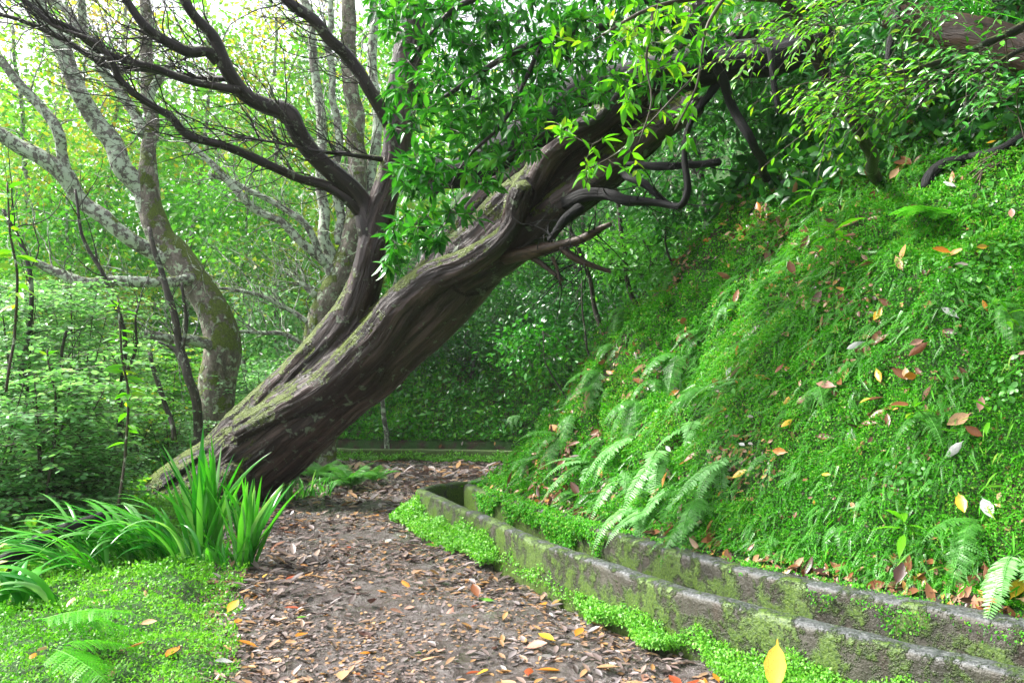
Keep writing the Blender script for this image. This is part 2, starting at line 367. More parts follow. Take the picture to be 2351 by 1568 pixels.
def axis(a, b, c, d, st, g=1.13):
    mid = np.arange(b, c + 1e-6, st); lo = []; v = b; h = st
    while v > a: h *= g; v -= h; lo.append(v)
    hi = []; v = c; h = st
    while v < d: h *= g; v += h; hi.append(v)
    return np.concatenate([lo[::-1], mid, hi])
XS = axis(-90, -7.5, 6.5, 45, .05); YS = axis(-8, 1.2, 17.5, 110, .05)
GX, GY = np.meshgrid(XS, YS); GS = sdist(GX, GY); GZ = zfun(GX, GY, GS)
def interp(A, x, y):
    i = np.clip(np.searchsorted(XS, x) - 1, 0, len(XS) - 2); j = np.clip(np.searchsorted(YS, y) - 1, 0, len(YS) - 2)
    u = np.clip((x - XS[i]) / (XS[i + 1] - XS[i]), 0, 1); v = np.clip((y - YS[j]) / (YS[j + 1] - YS[j]), 0, 1)
    return (A[j, i] * (1 - u) + A[j, i + 1] * u) * (1 - v) + (A[j + 1, i] * (1 - u) + A[j + 1, i + 1] * u) * v
def gz(x, y): return interp(GZ, np.asarray(x, float), np.asarray(y, float))
def gs(x, y): return interp(GS, np.asarray(x, float), np.asarray(y, float))
def gn(x, y, e=.12):
    dx = (gz(x + e, y) - gz(x - e, y)) / (2 * e); dy = (gz(x, y + e) - gz(x, y - e)) / (2 * e)
    return norm(np.stack([-dx, -dy, np.ones_like(dx)], -1))
def hit(px, py, t0=1.6, t1=45):
    r = ray(px, py); t = np.arange(t0, t1, .02); x = r[0] * t; y = r[1] * t; z = EYE + r[2] * t
    k = np.nonzero(z < gz(x, y))[0]
    k = k[0] if len(k) else len(t) - 1
    return np.array([x[k], y[k], gz(x[k:k + 1], y[k:k + 1])[0]])

ny, nx = GX.shape
V = np.stack([GX, GY, GZ], -1).reshape(-1, 3)
jj, ii = np.meshgrid(np.arange(ny - 1), np.arange(nx - 1), indexing='ij')
q = np.stack([jj * nx + ii, jj * nx + ii + 1, (jj + 1) * nx + ii + 1, (jj + 1) * nx + ii], -1).reshape(-1, 4)
sc = GS.reshape(-1)[q].mean(1); xc = V[q].mean(1)
pe = pedge(xc[:, 0], xc[:, 1])
def ground_part(mask, name, mat):
    f = q[mask]; u, iv = np.unique(f, return_inverse=True)
    mb = MB(); mb.add(V[u], iv.reshape(-1), np.full(len(f), 4)); o = mb.build(name, mat); tag(o, kind='structure'); return o
ground_part((sc > -.3) & (sc < pe), 'path', M['mud'])
ground_part((sc <= -.3), 'hillside', M['soil'])
ground_part((sc >= pe), 'ground', M['soil'])

# levada walls and water
def wall_strip(name, s0, s1, z0, z1, i0, i1, mat, rough=.006, chip=.01):
    L = LINE[i0:i1]; L = catmull(np.c_[L, np.zeros(len(L))][::3], .03)[:, :2]
    T = norm(np.gradient(L, axis=0)); N = np.stack([-T[:, 1], T[:, 0]], -1)   # left of travel = path side
    prof = [(s0, z0), (s0, (z0 + z1) * .35), (s0, (z0 + z1) * .65 + .02), (s0, z1 - .035), (s0 - .006, z1 - .01), (s0 - .025, z1), ((s0 + s1) / 2, z1 + .003), (s1 + .025, z1), (s1 + .006, z1 - .01), (s1, z1 - .035), (s1, (z0 + z1) * .5), (s1, z0)]
    m = len(prof); a = np.array([p[0] for p in prof]); z = np.array([p[1] for p in prof])
    X = L[:, None, :] + N[:, None, :] * a[None, :, None]
    Z = np.broadcast_to(z, (len(L), m)).copy()
    nz = fbm(X[..., 0] * 6, X[..., 1] * 6, Z * 6, 3, 31); n2 = vnoise(X[..., 0] * 25, X[..., 1] * 25, Z * 25, 33)
    X = X + N[:, None, :] * (rough * 2 * nz + rough * n2)[..., None]
    top = (z > z1 - .05)
    Z = Z + np.where(top[None, :], chip * nz - chip * .8 * np.maximum(n2, 0) + .02 * fbm(X[..., 0], X[..., 1], 0, 2, 8), 0)
    Vv = np.concatenate([X, Z[..., None]], -1).reshape(-1, 3)
    n = len(L); i = np.arange(n - 1)[:, None] * m; j = np.arange(m - 1)[None, :]
    f = np.stack([i + j, i + j + 1, i + m + j + 1, i + m + j], -1).reshape(-1)
    mb = MB(); mb.add(Vv, f, np.full((n - 1) * (m - 1), 4)); return mb.build(name, mat)
def lidx(y, first=True):
    k = np.nonzero(LINE[:, 1] > y)[0][0]; return k
iA = lidx(.2); iM = lidx(13.4)
iM = [k for k in range(len(LINE)) if LINE[k, 1] > 13.4][0]
iE = [k for k in range(len(LINE)) if LINE[k, 0] < -12][0]
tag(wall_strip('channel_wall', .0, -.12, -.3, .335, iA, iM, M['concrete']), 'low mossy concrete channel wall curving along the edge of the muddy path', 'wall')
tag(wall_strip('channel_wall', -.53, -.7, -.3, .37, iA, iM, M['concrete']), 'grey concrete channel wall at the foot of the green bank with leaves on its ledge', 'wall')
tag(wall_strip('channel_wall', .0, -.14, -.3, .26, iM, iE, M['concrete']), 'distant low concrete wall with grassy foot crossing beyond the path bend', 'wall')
def water():
    L = LINE[iA:iE]; T = norm(np.gradient(L, axis=0)); N = np.stack([-T[:, 1], T[:, 0]], -1)
    a = L + N * -.05; b = L + N * -.62; n = len(L)
    Vv = np.concatenate([np.c_[a, np.full(n, .04)], np.c_[b, np.full(n, .04)]]); i = np.arange(n - 1)
    mb = MB(); mb.add(Vv, np.stack([i + n, i + 1 + n, i + 1, i], -1).ravel(), np.full(n - 1, 4)); tag(mb.build('water', M['water']), kind='structure')
water()

# ------------------------------------------------------------------ ground cover (stuff nobody could count)
def sample_ground(n, cond, ymin=1.5, ymax=17, cone=.74, d0=3.0, pad=1.2):
    out = []
    tot = 0
    while tot < n:
        m = 400000
        y = ymin + (ymax - ymin) * rng.random(m) ** 1.6
        wgt = ((y - ymin) / (ymax - ymin) + 1e-3) ** (1 - 1 / 1.6)      # undo the sampling bias
        x = (rng.random(m) * 2 - 1) * (cone * y + pad)
        wgt *= (cone * y + pad) / (cone * ymax + pad)
        d = np.sqrt(x * x + y * y)
        acc = wgt * (np.minimum(1, d0 / np.maximum(d, .1)) ** 2) * 12
        keep = rng.random(m) < acc
        x = x[keep]; y = y[keep]; s = gs(x, y); k = cond(x, y, s); x = x[k]; y = y[k]
        out.append(np.c_[x, y]); tot += len(x)
        if len(x) == 0: break
    return np.vstack(out)[:n]
def cover(name, mat, n, cond, size, lift, droop=.5, T=T_DIA, ymin=1.5, ymax=17, thick=.04, rb=0.0, rs=1.0, flat=0.0):
    p = sample_ground(n, cond, ymin, ymax); x, y = p[:, 0], p[:, 1]; n = len(x)
    N = gn(x, y, .05); z = gz(x, y)
    d = np.sqrt(x * x + y * y)
    clump = sstep(-.5, .7, fbm(x * 7, y * 7, z * 7, 3, 41))
    h = rng.random(n) ** .7 * (lift * .4 + thick * clump) * np.clip(d / 4, .7, 2)
    Pn = np.c_[x, y, z] + N * h[:, None]
    rv = norm(rng.normal(size=(n, 3)))
    D = norm(rv + N * .5 + np.array([0, 0, -droop]) * np.clip(1 - N[:, 2:3], 0, 1) * 2)
    Nn = norm(N + rng.normal(size=(n, 3)) * .55)
    if flat > 0:
        Nn = norm(N + rng.normal(size=(n, 3)) * flat); D = norm(np.cross(Nn, rv))
    S = size * np.clip(d / 3.6, .75, 4) * (.6 + .8 * rng.random(n))
    rn = np.clip(.5 + .35 * fbm(x * 1.7, y * 1.7, z * 1.7, 2, 44) + .28 * rng.normal(size=n), 0, 1) * rs + rb
    mb = MB(); place(mb, T, Pn, D, Nn, S, np.clip(rn, 0, 1)); o = mb.build(name, M[mat]); tag(o, kind='stuff'); return o
def bare(x, y):
    z = gz(x, y); return fbm(x * 1.1 + 3, y * 1.1, z * 1.1, 3, 51) + .25 * vnoise(x * 6, y * 6, z * 6, 52) + .15 * vnoise(x * 16, y * 16, z * 16, 53)
c = cover('moss', 'moss', 860000, lambda x, y, s: (s < -.74) & (bare(x, y) + .12 * rng.normal(size=len(x)) < .42) & (gz(x, y) < 6.5), .0112, .02, ymax=20, thick=.07)
tag(c, 'fine bright green moss and creeping plants covering the steep bank', 'moss')
c = cover('creeping_plants', 'verge', 130000, lambda x, y, s: (s > pedge(x, y) - .05 + .25 * fbm(x * 2.5, y * 2.5, 0, 3, 60)) & (s < PW + 2.2), .0135, .03, 0, ymax=12, thick=.07)
tag(c, 'bright yellow green creeping plants on the left verge of the path', 'ground cover')
def foot(x, y, s):
    f = fbm(x * 1.4, y * 1.4, 0, 3, 71) + .1
    wd = np.where(y > 6.2, .2 + .12 * f, np.where(y > 16, .1, .42 * np.maximum(f, -.02) + .02))
    return (s > .0) & (s < wd)
def foot_cover():
    p = sample_ground(70000, foot, 2.2, 17); x, y = p[:, 0], p[:, 1]; s = gs(x, y); n = len(x)
    d = np.hypot(x, y)
    top = (.25 + .16 * fbm(x * 4, y * 4, 0, 3, 72)) * np.clip(1 - s / .34, 0, 1) ** 1.3 * np.where(y > 6.2, .95, .75)
    z = gz(x, y) + top * (.35 + .65 * rng.random(n)) + .01
    Pn = np.c_[x, y, z]; D = norm(rng.normal(size=(n, 3)) + [0, 0, -.2]); Nn = norm(np.c_[np.full(n, -.6), np.full(n, -.5), np.full(n, .8)] + rng.normal(size=(n, 3)) * .5)
    mb = MB(); place(mb, T_DIA, Pn, D, Nn, .0135 * np.clip(d / 3.6, .75, 3) * (.6 + .8 * rng.random(n)), np.clip(.55 + .3 * rng.normal(size=n), 0, 1))
    tag(mb.build('wall_foot_plants', M['verge']), 'small trailing green plants growing up the outside of the channel wall', 'ground cover', kind='stuff')
foot_cover()
def overhang():
    k = np.nonzero((LINE[:, 1] > 2.6) & (LINE[:, 1] < 9.6) & (LINE[:, 0] > -2))[0]; n = 60000
    T = norm(np.gradient(LINE, axis=0)); i = k[rng.integers(0, len(k), n)]; u = rng.random(n) * .12
    q = LINE[i] + T[i] * u[:, None]; Nl = np.stack([-T[i][:, 1], T[i][:, 0]], -1)
    f = fbm(q[:, 0] * 3, q[:, 1] * 3, 0, 3, 61); amt = np.clip((.75 * sstep(4.9, 6.0, q[:, 1]) + f * .5) * sstep(8.3, 7.5, q[:, 1]), 0, 1)
    keep = rng.random(n) < amt + .03; q, Nl, f, amt = q[keep], Nl[keep], f[keep], amt[keep]; m = len(q); h = rng.random(m) * np.clip(.7 + .9 * fbm(q[:, 0] * 5, q[:, 1] * 5, 0, 3, 69), .1, 1.2)
    off = -.72 + (.06 + .2 * amt * rng.random(m)) ; z = .40 - h ** 1.3 * (.05 + .42 * amt) * np.clip(1 + f, .3, 1.6)
    off = np.where(z > .36, off, np.maximum(off, -.52)) + .02 * rng.normal(size=m)
    Pn = np.c_[q + Nl * off[:, None], z]; d = np.hypot(q[:, 0], q[:, 1]); mb = MB()
    place(mb, T_DIA, Pn, norm(rng.normal(size=(m, 3)) + [-.2, -.2, -1]), norm(np.c_[Nl, np.full(m, .8)] + rng.normal(size=(m, 3)) * .5), .013 * np.clip(d / 3.6, .8, 3) * (.6 + .8 * rng.random(m)), np.clip(.5 + .3 * rng.normal(size=m), 0, 1))
    tag(mb.build('overhanging_moss', M['moss']), 'green moss and creepers spilling over the inner channel wall', 'moss', kind='stuff')
overhang()
c = cover('slope_plants', 'laurel', 110000, lambda x, y, s: ((s < -.8) & (y > 10)) , .03, .08, .4, T=T_OVAL, ymin=9, ymax=34, thick=.15)
tag(c, 'dark green low plants covering the shaded far slope', 'ground cover')
c = cover('valley_plants', 'far', 60000, lambda x, y, s: (s > pedge(x, y) + 1.2), .045, .1, .0, T=T_OVAL, ymin=4, ymax=30, thick=.2)
tag(c, 'pale green low plants covering the slope that falls away on the left', 'ground cover')
def sprigs(name, mat, n, cond, L, W, seed, T=T_LONG):
    p = sample_ground(n, cond, 1.8, 14); x, y = p[:, 0], p[:, 1]; n = len(x); N = gn(x, y, .05); z = gz(x, y); dh = norm(np.c_[N[:, 0], N[:, 1], -np.hypot(N[:, 0], N[:, 1]) * 1.1])
    D = norm(dh + N * .35 + rng.normal(size=(n, 3)) * .35); Pn = np.c_[x, y, z] + N * (.02 + .05 * rng.random((n, 1))); d = np.hypot(x, y)
    mb = MB(); place(mb, T, Pn, D, N + rng.normal(size=(n, 3)) * .4, L * np.clip(d / 4, .7, 2) * (.5 + rng.random(n)), np.clip(.5 + .3 * rng.normal(size=n), 0, 1), W); return tag(mb.build(name, M[mat]), kind='stuff')
tag(sprigs('trailing_grass', 'moss', 3000, lambda x, y, s: (s < -.75) & (fbm(x * 1.2, y * 1.2, 3, 3, 66) > .0), .07, .4, 1), 'thin trailing grass and sprigs drooping down the mossy bank', 'grass')
tag(sprigs('trailing_sprigs', 'fern', 11000, lambda x, y, s: (s < -.75) & (fbm(x * 1.5, y * 1.5, 9, 3, 67) > .05), .07, .5, 2, T_PINNA), 'tiny feathery fern sprigs growing through the bank moss', 'ferns')
c = cover('upper_bank_plants', 'dark_shrub', 16000, lambda x, y, s: (s < -.8) & (gz(x, y) + .5 * fbm(x, y, 0, 2, 99) > 3.1), .06, .08, .4, T=T_OVAL, ymax=12, thick=.12)
tag(c, 'dark leafy undergrowth shading the top of the bank', 'undergrowth')
c = cover('bank_weeds', 'fern', 2200, lambda x, y, s: (s < -.8) & (y < 12) & (fbm(x * 1.3, y * 1.3, 0, 2, 97) > .0), .022, .04, .4, T=T_ROUND, thick=.05)
tag(c, 'small round leaved weeds scattered through the bank moss', 'weeds')
c = cover('leaf_litter', 'litter', 30000, lambda x, y, s: (s > .03) & (s < pedge(x, y) + .15) & (fbm(x * 1.8, y * 1.8, 0, 3, 101) + .5 * np.abs(s - 1.05) > .02 + .2 * rng.normal(size=len(x))), .021, .008, 0, T=T_SCRAP, thick=.01, flat=.16)
me = c.data
tag(c, 'small wet brown leaf scraps trodden into the muddy path', 'leaf litter')
c = cover('leaf_drift', 'dead', 900, lambda x, y, s: (s < -.6) & (gz(x, y) < 3.5) & ((s > -.8) & (rng.random(len(x)) < .5) | (fbm(x * 1.7, y * 1.7, 0, 3, 105) > .1 + .2 * rng.normal(size=len(x)))), .07, .03, .4, T=T_DEAD, ymax=8, thick=.03, flat=.3)
tag(c, 'brown and orange dead leaves caught in the moss of the bank', 'leaf litter')
c = cover('ledge_litter', 'dead', 700, lambda x, y, s: (s < -.58) & (s > -.86) & (y < 5.6) & (fbm(x * 2, y * 2, 0, 2, 107) > -.3), .07, .02, 0, T=T_DEAD, ymax=6, thick=.04, flat=.35)
tag(c, 'brown and orange dead leaves drifted along the wall ledge', 'leaf litter')
c = cover('trodden_leaves', 'litter', 4200, lambda x, y, s: (s > .05) & (s < pedge(x, y) + .1) & (fbm(x * 1.4, y * 1.4, 0, 3, 102) + .6 * np.abs(s - 1.05) > .3 + .25 * rng.normal(size=len(x))), .055, .01, 0, T=T_DEAD, thick=.012, flat=.14)
tag(c, 'flattened wet brown leaves covering the muddy path', 'leaf litter')
c = cover('bank_litter', 'dead', 9000, lambda x, y, s: (s < -.6) & ((bare(x, y) + .18 * rng.normal(size=len(x)) > .56) | (rng.random(len(x)) < .04 + .5 * sstep(.25, .6, fbm(x * 1.7, y * 1.7, 0, 3, 105))) ), .027, .045, .3, T=T_OVAL, thick=.03, flat=.4)
tag(c, 'brown dead leaf litter in the bare patches of the bank', 'leaf litter')

# ------------------------------------------------------------------ trees: limbs given as (px, py, distance, radius px)
def wpts(L, step=.08, wob=.0, seed=0):
    a = []
    for px, py, Y, r in L:
        p = P(px, py, Y); a.append([p[0], p[1], p[2], r / F * Y])
    c = catmull(a, step)
    if wob:
        t = np.arange(len(c)) * step
        for k in range(3): c[:, k] += wob * vnoise(t * 2.2, t * 0 + k * 7.7 + seed, 0, 5) * np.minimum(1, t / .4)
    return c[:, :3], np.maximum(c[:, 3], .002)
class Tree:
    def __init__(s, name, loc, label, cat='tree', group=None):
        s.o = thing(name, loc, label, cat, group); s.nodes = []; s.rads = []
    def limb(s, name, L, mat, sides=10, rough=.15, wob=.02, step=.08, seed=None):
        seed = len(s.nodes) if seed is None else seed
        p, r = wpts(L, step, wob, seed); mb = MB(); tube(mb, p, r, sides, rough, seed); o = mb.build(name, M[mat], s.o)
        s.nodes.append(p); s.rads.append(r); return o
def twigs(src, srad, n, mat, parent, bias, length=(.4, 1.2), rad=.006, levels=2, name='twigs', t0=.2, spread=.6, mb=None, sag=.15):
    own = mb is None
    if own: mb = MB()
    res = []
    for k in range(n):
        i = rng.integers(0, len(src)); j = int(len(src[i]) * (t0 + (1 - t0) * rng.random())); j = min(j, len(src[i]) - 2)
        p0 = src[i][j]; tan = norm(src[i][j + 1] - src[i][j]); L = length[0] + (length[1] - length[0]) * rng.random() ** 1.5
        d = norm(tan * .5 + np.array(bias) * .8 + rng.normal(size=3) * spread); m = max(5, int(L / .07)); pts = [p0]
        curl = rng.normal(size=3) * .10 + np.array([0, 0, sag]) * .3
        for q in range(m):
            d = norm(d + curl * .5 + rng.normal(size=3) * .16); pts.append(pts[-1] + d * L / m)
        r0 = min(rad, srad[i][j] * .8); r = np.linspace(r0, r0 * .25, len(pts))
        tube(mb, pts, r, 5, .1, k); res.append(np.array(pts))
    if levels > 1:
        twigs(res, [np.full(len(q), rad * .6) for q in res], int(n * 2.2), mat, parent, bias, (length[0] * .4, length[1] * .55), rad * .45, levels - 1, name, .1, spread, mb, sag)
    if own: return tag(mb.build(name, M[mat], parent), kind='stuff'), res
def grow(mb, roots, targets, r0=.005, sag=.05):
    """join every target to the nearest branch point with a thin curved twig; returns the twig directions at the targets"""
    nodes = np.array(roots, float); T = np.array(targets, float)
    d0 = np.array([np.min(np.linalg.norm(nodes - t, axis=1)) for t in T]); order = np.argsort(d0); dirs = np.zeros_like(T)
    for i in order:
        t = T[i]; dd = np.linalg.norm(nodes - t, axis=1); k = dd.argmin(); a = nodes[k]; L = dd[k]
        mid = (a + t) / 2 + rng.normal(size=3) * L * .12 - np.array([0, 0, sag * L]); n = max(3, int(L / .08))
        u = np.linspace(0, 1, n + 1)[:, None]; c = (1 - u) ** 2 * a + 2 * u * (1 - u) * mid + u * u * t
        rr = r0 * (1 + min(L, 1.2) * 1.0); tube(mb, c, np.linspace(rr, r0 * .5, n + 1), 5, 0, i); dirs[i] = norm(t - mid); nodes = np.vstack([nodes, c[1:]])
    return dirs
def whorls(mb, targets, dirs, k, L, T=T_LAUREL, droop=.25, spread=.8, back=.05, W=None, hue=None, up=1.0):
    n = len(targets); idx = np.repeat(np.arange(n), k); c = np.asarray(targets)[idx]; d = np.asarray(dirs)[idx]; m = len(idx)
    D = norm(d * .7 + rng.normal(size=(m, 3)) * spread - np.array([0, 0, droop]))
    Pn = c - d * (rng.random((m, 1)) * back) ; N = norm(np.array([0, 0, up]) + rng.normal(size=(m, 3)) * .45)
    h = (.5 if hue is None else np.asarray(hue)[idx]) + rng.normal(size=m) * .22
    place(mb, T, Pn, D, N, L * (.6 + .6 * rng.random(m)), np.clip(h, 0, 1), W)
def ell(specs):
    out = []
    for cx, cy, rx, ry, Y0, Y1, n in specs:
        a = rng.random(n) * 2 * math.pi; r = np.sqrt(rng.random(n)); Y = Y0 + (Y1 - Y0) * rng.random(n)
        out += [P(cx + rx * r[i] * math.cos(a[i]), cy + ry * r[i] * math.sin(a[i]), Y[i]) for i in range(n)]
    return np.array(out)

# ---- the great leaning tree
big = Tree('leaning_tree', P(470, 1150, 10.2), 'massive dark leaning tree with mossy sinewy trunk slanting across the path')
main = [(360, 1235, 10.4, 110), (455, 1150, 10.3, 102), (545, 1078, 10.15, 93), (680, 968, 9.9, 88), (836, 840, 9.6, 84), (930, 750, 9.35, 84), (1030, 658, 9.1, 80), (1128, 560, 8.85, 68), (1230, 455, 8.6, 68), (1350, 365, 8.35, 60), (1470, 270, 8.1, 52), (1600, 150, 7.8, 46), (1720, 60, 7.5, 40)]
fork = [(450, 1080, 10.15, 40), (600, 945, 9.9, 44), (705, 850, 9.7, 46), (780, 765, 9.45, 46), (824, 680, 9.3, 39), (848, 600, 9.2, 34), (862, 520, 9.15, 31), (885, 430, 9.1, 27), (912, 330, 9.05, 28), (930, 200, 9.0, 32), (940, 90, 8.9, 32), (955, -60, 8.8, 30)]
rib = [(560, 1000, 9.75, 40), (760, 880, 9.4, 45), (870, 780, 9.1, 46), (935, 690, 8.9, 42), (1000, 635, 8.7, 34), (1075, 605, 8.5, 28), (1140, 565, 8.35, 24), (1180, 515, 8.25, 22), (1192, 455, 8.2, 30), (1200, 430, 8.2, 24)]
stemb = [(1150, 560, 8.7, 40), (1195, 470, 8.45, 36), (1235, 400, 8.3, 36), (1290, 330, 8.1, 38), (1370, 275, 7.9, 36), (1460, 210, 7.8, 30), (1560, 130, 7.7, 26)]
stemc = [(1060, 640, 8.9, 50), (1180, 560, 8.6, 45), (1280, 480, 8.35, 42), (1390, 395, 8.1, 40), (1490, 310, 7.9, 34), (1600, 235, 7.6, 28)]
stemd = [(1000, 660, 9.3, 60), (1060, 540, 9.2, 48), (1130, 450, 9.1, 44), (1240, 360, 9, 40), (1370, 270, 8.8, 40), (1480, 190, 8.6, 40), (1560, 90, 8.4, 42), (1640, -20, 8.2, 40), (1700, -120, 8.1, 38)]
root1 = [(520, 1060, 10.1, 70), (430, 1110, 10.15, 66), (360, 1165, 10.2, 56), (300, 1230, 10.3, 50), (240, 1310, 10.4, 40)]
root2 = [(560, 1080, 9.9, 60), (520, 1150, 9.8, 55), (480, 1230, 9.8, 40)]
mb = MB()
for i, L in enumerate([main, fork, rib, stemb, stemc, stemd, root1, root2]):
    p, r = wpts(L, .06, .02, i)
    if i == 0:   # tall oval section and knobbly outline
        r = r * (1 + .05 * vnoise(np.arange(len(r)) * .11, np.zeros(len(r)), 0, 3))
    tube(mb, p, r, 20, .12, i); big.nodes.append(p); big.rads.append(r)
tmp = mb.build('trunk', M['big_bark'], None)
md = tmp.modifiers.new('r', 'REMESH'); md.mode = 'VOXEL'; md.voxel_size = .022; md.use_smooth_shade = True
md = tmp.modifiers.new('s', 'SMOOTH'); md.factor = .6; md.iterations = 9
dg = bpy.context.evaluated_depsgraph_get(); ev = tmp.evaluated_get(dg); me = ev.to_mesh()
nv = len(me.vertices); V = np.empty(nv * 3, np.float32); me.vertices.foreach_get('co', V); V = V.reshape(-1, 3).astype(float)
Nn = np.empty(nv * 3, np.float32); me.vertices.foreach_get('normal', Nn); Nn = Nn.reshape(-1, 3).astype(float)
nl = len(me.loops); Lp = np.empty(nl, np.int32); me.loops.foreach_get('vertex_index', Lp)
ls = np.empty(len(me.polygons), np.int32); me.polygons.foreach_get('loop_total', ls)
ev.to_mesh_clear(); bpy.data.objects.remove(tmp)
sk = []; 
for p, r in zip(big.nodes[:8], big.rads[:8]):
    T_ = norm(np.gradient(p, axis=0)); ln_ = np.concatenate([[0], np.cumsum(np.linalg.norm(np.diff(p, axis=0), axis=1))]); ln_ = ln_ - ln_[-1] * .0
    sk.append(np.c_[p, T_, ln_ + p[0, 0] * 3, r])
sk = np.vstack(sk); B = np.empty_like(V)
for i in range(0, len(V), 20000):
    q = V[i:i + 20000]; d_ = np.linalg.norm(q[:, None, :] - sk[None, :, :3], axis=2) - sk[None, :, 7]; k = d_.argmin(1); o_ = q - sk[k, :3]; T_ = sk[k, 3:6]
    al = (o_ * T_).sum(1); u_ = norm(np.cross(T_, np.array([0, 0, 1.]))); w2 = np.cross(u_, T_)
    B[i:i + 20000] = np.c_[(o_ * u_).sum(1), (o_ * w2).sum(1), sk[k, 6] + al]
fur = fbm(B[:, 0] * 5, B[:, 1] * 5, B[:, 2] * .4, 3, 91); fine = fbm(B[:, 0] * 17, B[:, 1] * 17, B[:, 2] * 1.1, 3, 92)
disp = .035 * fur + .03 * fbm(B[:, 0] * 2, B[:, 1] * 2, B[:, 2] * 1.6, 2, 95) + .014 * (1 - 2 * np.abs(fine)) + .012 * fbm(B[:, 0] * 40, B[:, 1] * 40, B[:, 2] * 5, 2, 93)
V = V + Nn * disp[:, None]
mb = MB(); mb.add(V, Lp, ls, 0, B); mb.build('trunk', M['big_bark'], big.o)
b2 = [(858, 545, 9.15, 34), (835, 490, 9.1, 27), (796, 430, 9, 24), (722, 363, 8.85, 21), (679, 305, 8.75, 22), (656, 265, 8.7, 22), (605, 242, 8.6, 19), (566, 219, 8.5, 18), (539, 176, 8.4, 17), (512, 129, 8.3, 17), (488, 86, 8.2, 14), (449, 39, 8.1, 12), (418, -20, 8, 11)]
b3 = [(838, 505, 9.1, 14), (800, 465, 9.02, 14), (745, 428, 8.95, 12), (690, 410, 8.8, 10), (625, 388, 8.6, 10), (566, 363, 8.5, 11), (488, 332, 8.3, 10), (430, 305, 8.2, 10), (390, 269, 8.1, 10), (332, 234, 8, 9), (273, 184, 7.9, 9), (250, 137, 7.8, 7), (203, 90, 7.7, 6), (117, 50, 7.6, 5), (40, -20, 7.5, 4)]
b4 = [(500, 140, 8.3, 14), (470, 118, 8.2, 13), (422, 115, 8.1, 12), (375, 88, 8, 11), (332, 51, 7.9, 10), (285, -10, 7.8, 9)]
b5 = [(555, 208, 8.4, 10), (500, 200, 8.3, 9), (449, 192, 8.2, 9), (371, 160, 8.1, 9), (293, 135, 8, 8), (234, 113, 7.9, 8), (156, 66, 7.8, 7), (98, 35, 7.7, 6), (30, -20, 7.6, 5)]
b6 = [(528, 182, 8.4, 7), (449, 180, 8.4, 8), (351, 165, 8.3, 7), (254, 150, 8.2, 7), (195, 120, 8.1, 7), (117, 82, 8, 6), (0, 35, 7.9, 5), (-60, 0, 7.9, 4)]
b7 = [(905, 300, 9.05, 20), (880, 262, 8.95, 17), (840, 200, 8.8, 16), (796, 129, 8.7, 15), (753, 88, 8.6, 14), (722, 50, 8.5, 13), (660, 5, 8.4, 12), (620, -40, 8.3, 11)]
b8 = [(888, 368, 9, 7), (850, 360, 8.9, 6), (796, 352, 8.8, 5), (730, 350, 8.7, 4), (640, 330, 8.6, 3), (560, 320, 8.5, 3)]
for L in (b2, b3, b4, b5, b6, b7, b8): big.limb('branch', L, 'limb_bark', 10, .3, .035, .05)
twigs(big.nodes[8:], big.rads[8:], 260, 'limb_bark', big.o, (-.9, -.15, .45), (.4, 1.7), .009, 3, 'twigs', .1, .45)
# dead and broken limbs under the leaning trunk
for L in ([(1160, 590, 8.5, 20), (1230, 575, 8.3, 16), (1290, 560, 8.1, 12), (1350, 540, 7.9, 10), (1405, 515, 7.7, 5)],
          [(1290, 568, 8.1, 9), (1330, 600, 8, 8), (1400, 625, 7.9, 4)], [(1220, 590, 8.4, 8), (1250, 610, 8.3, 6), (1295, 645, 8.2, 4)],
          [(1268, 590, 8.2, 5), (1280, 620, 8.2, 4), (1283, 655, 8.2, 3)]):
    big.limb('dead_branch', L, 'dead_wood', 9, .3, .03, .05)
for L in ([(1300, 470, 8.2, 20), (1340, 455, 7.9, 14), (1400, 446, 7.7, 12), (1455, 462, 7.4, 11), (1515, 480, 7.2, 9), (1556, 474, 7, 9), (1576, 430, 6.9, 10), (1568, 350, 6.9, 8), (1584, 270, 6.9, 7), (1640, 200, 7, 9)],
          [(1330, 480, 7.9, 14), (1290, 510, 7.8, 12), (1255, 560, 7.9, 8)], [(1430, 395, 7.8, 9), (1470, 430, 7.5, 8), (1530, 475, 7.2, 6)],
          [(1440, 380, 7.6, 8), (1520, 385, 7.4, 9), (1590, 378, 7.2, 9), (1660, 372, 7, 8)]):
    big.limb('dead_branch', L, 'char', 12, .6, .05, .04)

twigs(big.nodes[-8:], big.rads[-8:], 60, 'char', big.o, (.1, -.2, -.1), (.15, .7), .008, 2, 'dead_twigs', .2, .8)
# ---- charred log lodged above the trunk, its sawn end facing the path
log = Tree('charred_log', P(1000, 395, 7.6), 'blackened charred log with a cracked cut end lying through the laurel leaves', 'log')
L = [(985, 398, 7.7, 31), (1060, 395, 7.65, 33), (1150, 345, 7.6, 44), (1250, 285, 7.5, 50), (1330, 215, 7.4, 42), (1450, 180, 7.2, 42), (1560, 165, 7, 45), (1680, 140, 6.8, 42), (1790, 125, 6.6, 40), (1900, 90, 6.5, 40)]
p, r = wpts(L, .05, .03, 4); mb = MB(); tube(mb, p, r, 22, .35, 44); mb.build('log_body', M['char'], log.o)
t0 = norm(p[1] - p[0]); a = np.linspace(0, 2 * math.pi, 14, endpoint=False); sx_ = norm(np.cross(t0, [0, 0, 1.])); ux_ = np.cross(sx_, t0)
fn = norm(-t0 * .5 + np.array([-.35, -.8, .1])); sx_ = norm(np.cross(fn, [0, 0, 1.])); ux_ = np.cross(sx_, fn)
rr = r[0] * 1.25 * (1 + .15 * rng.normal(size=14)); cpt = p[0] - t0 * .02
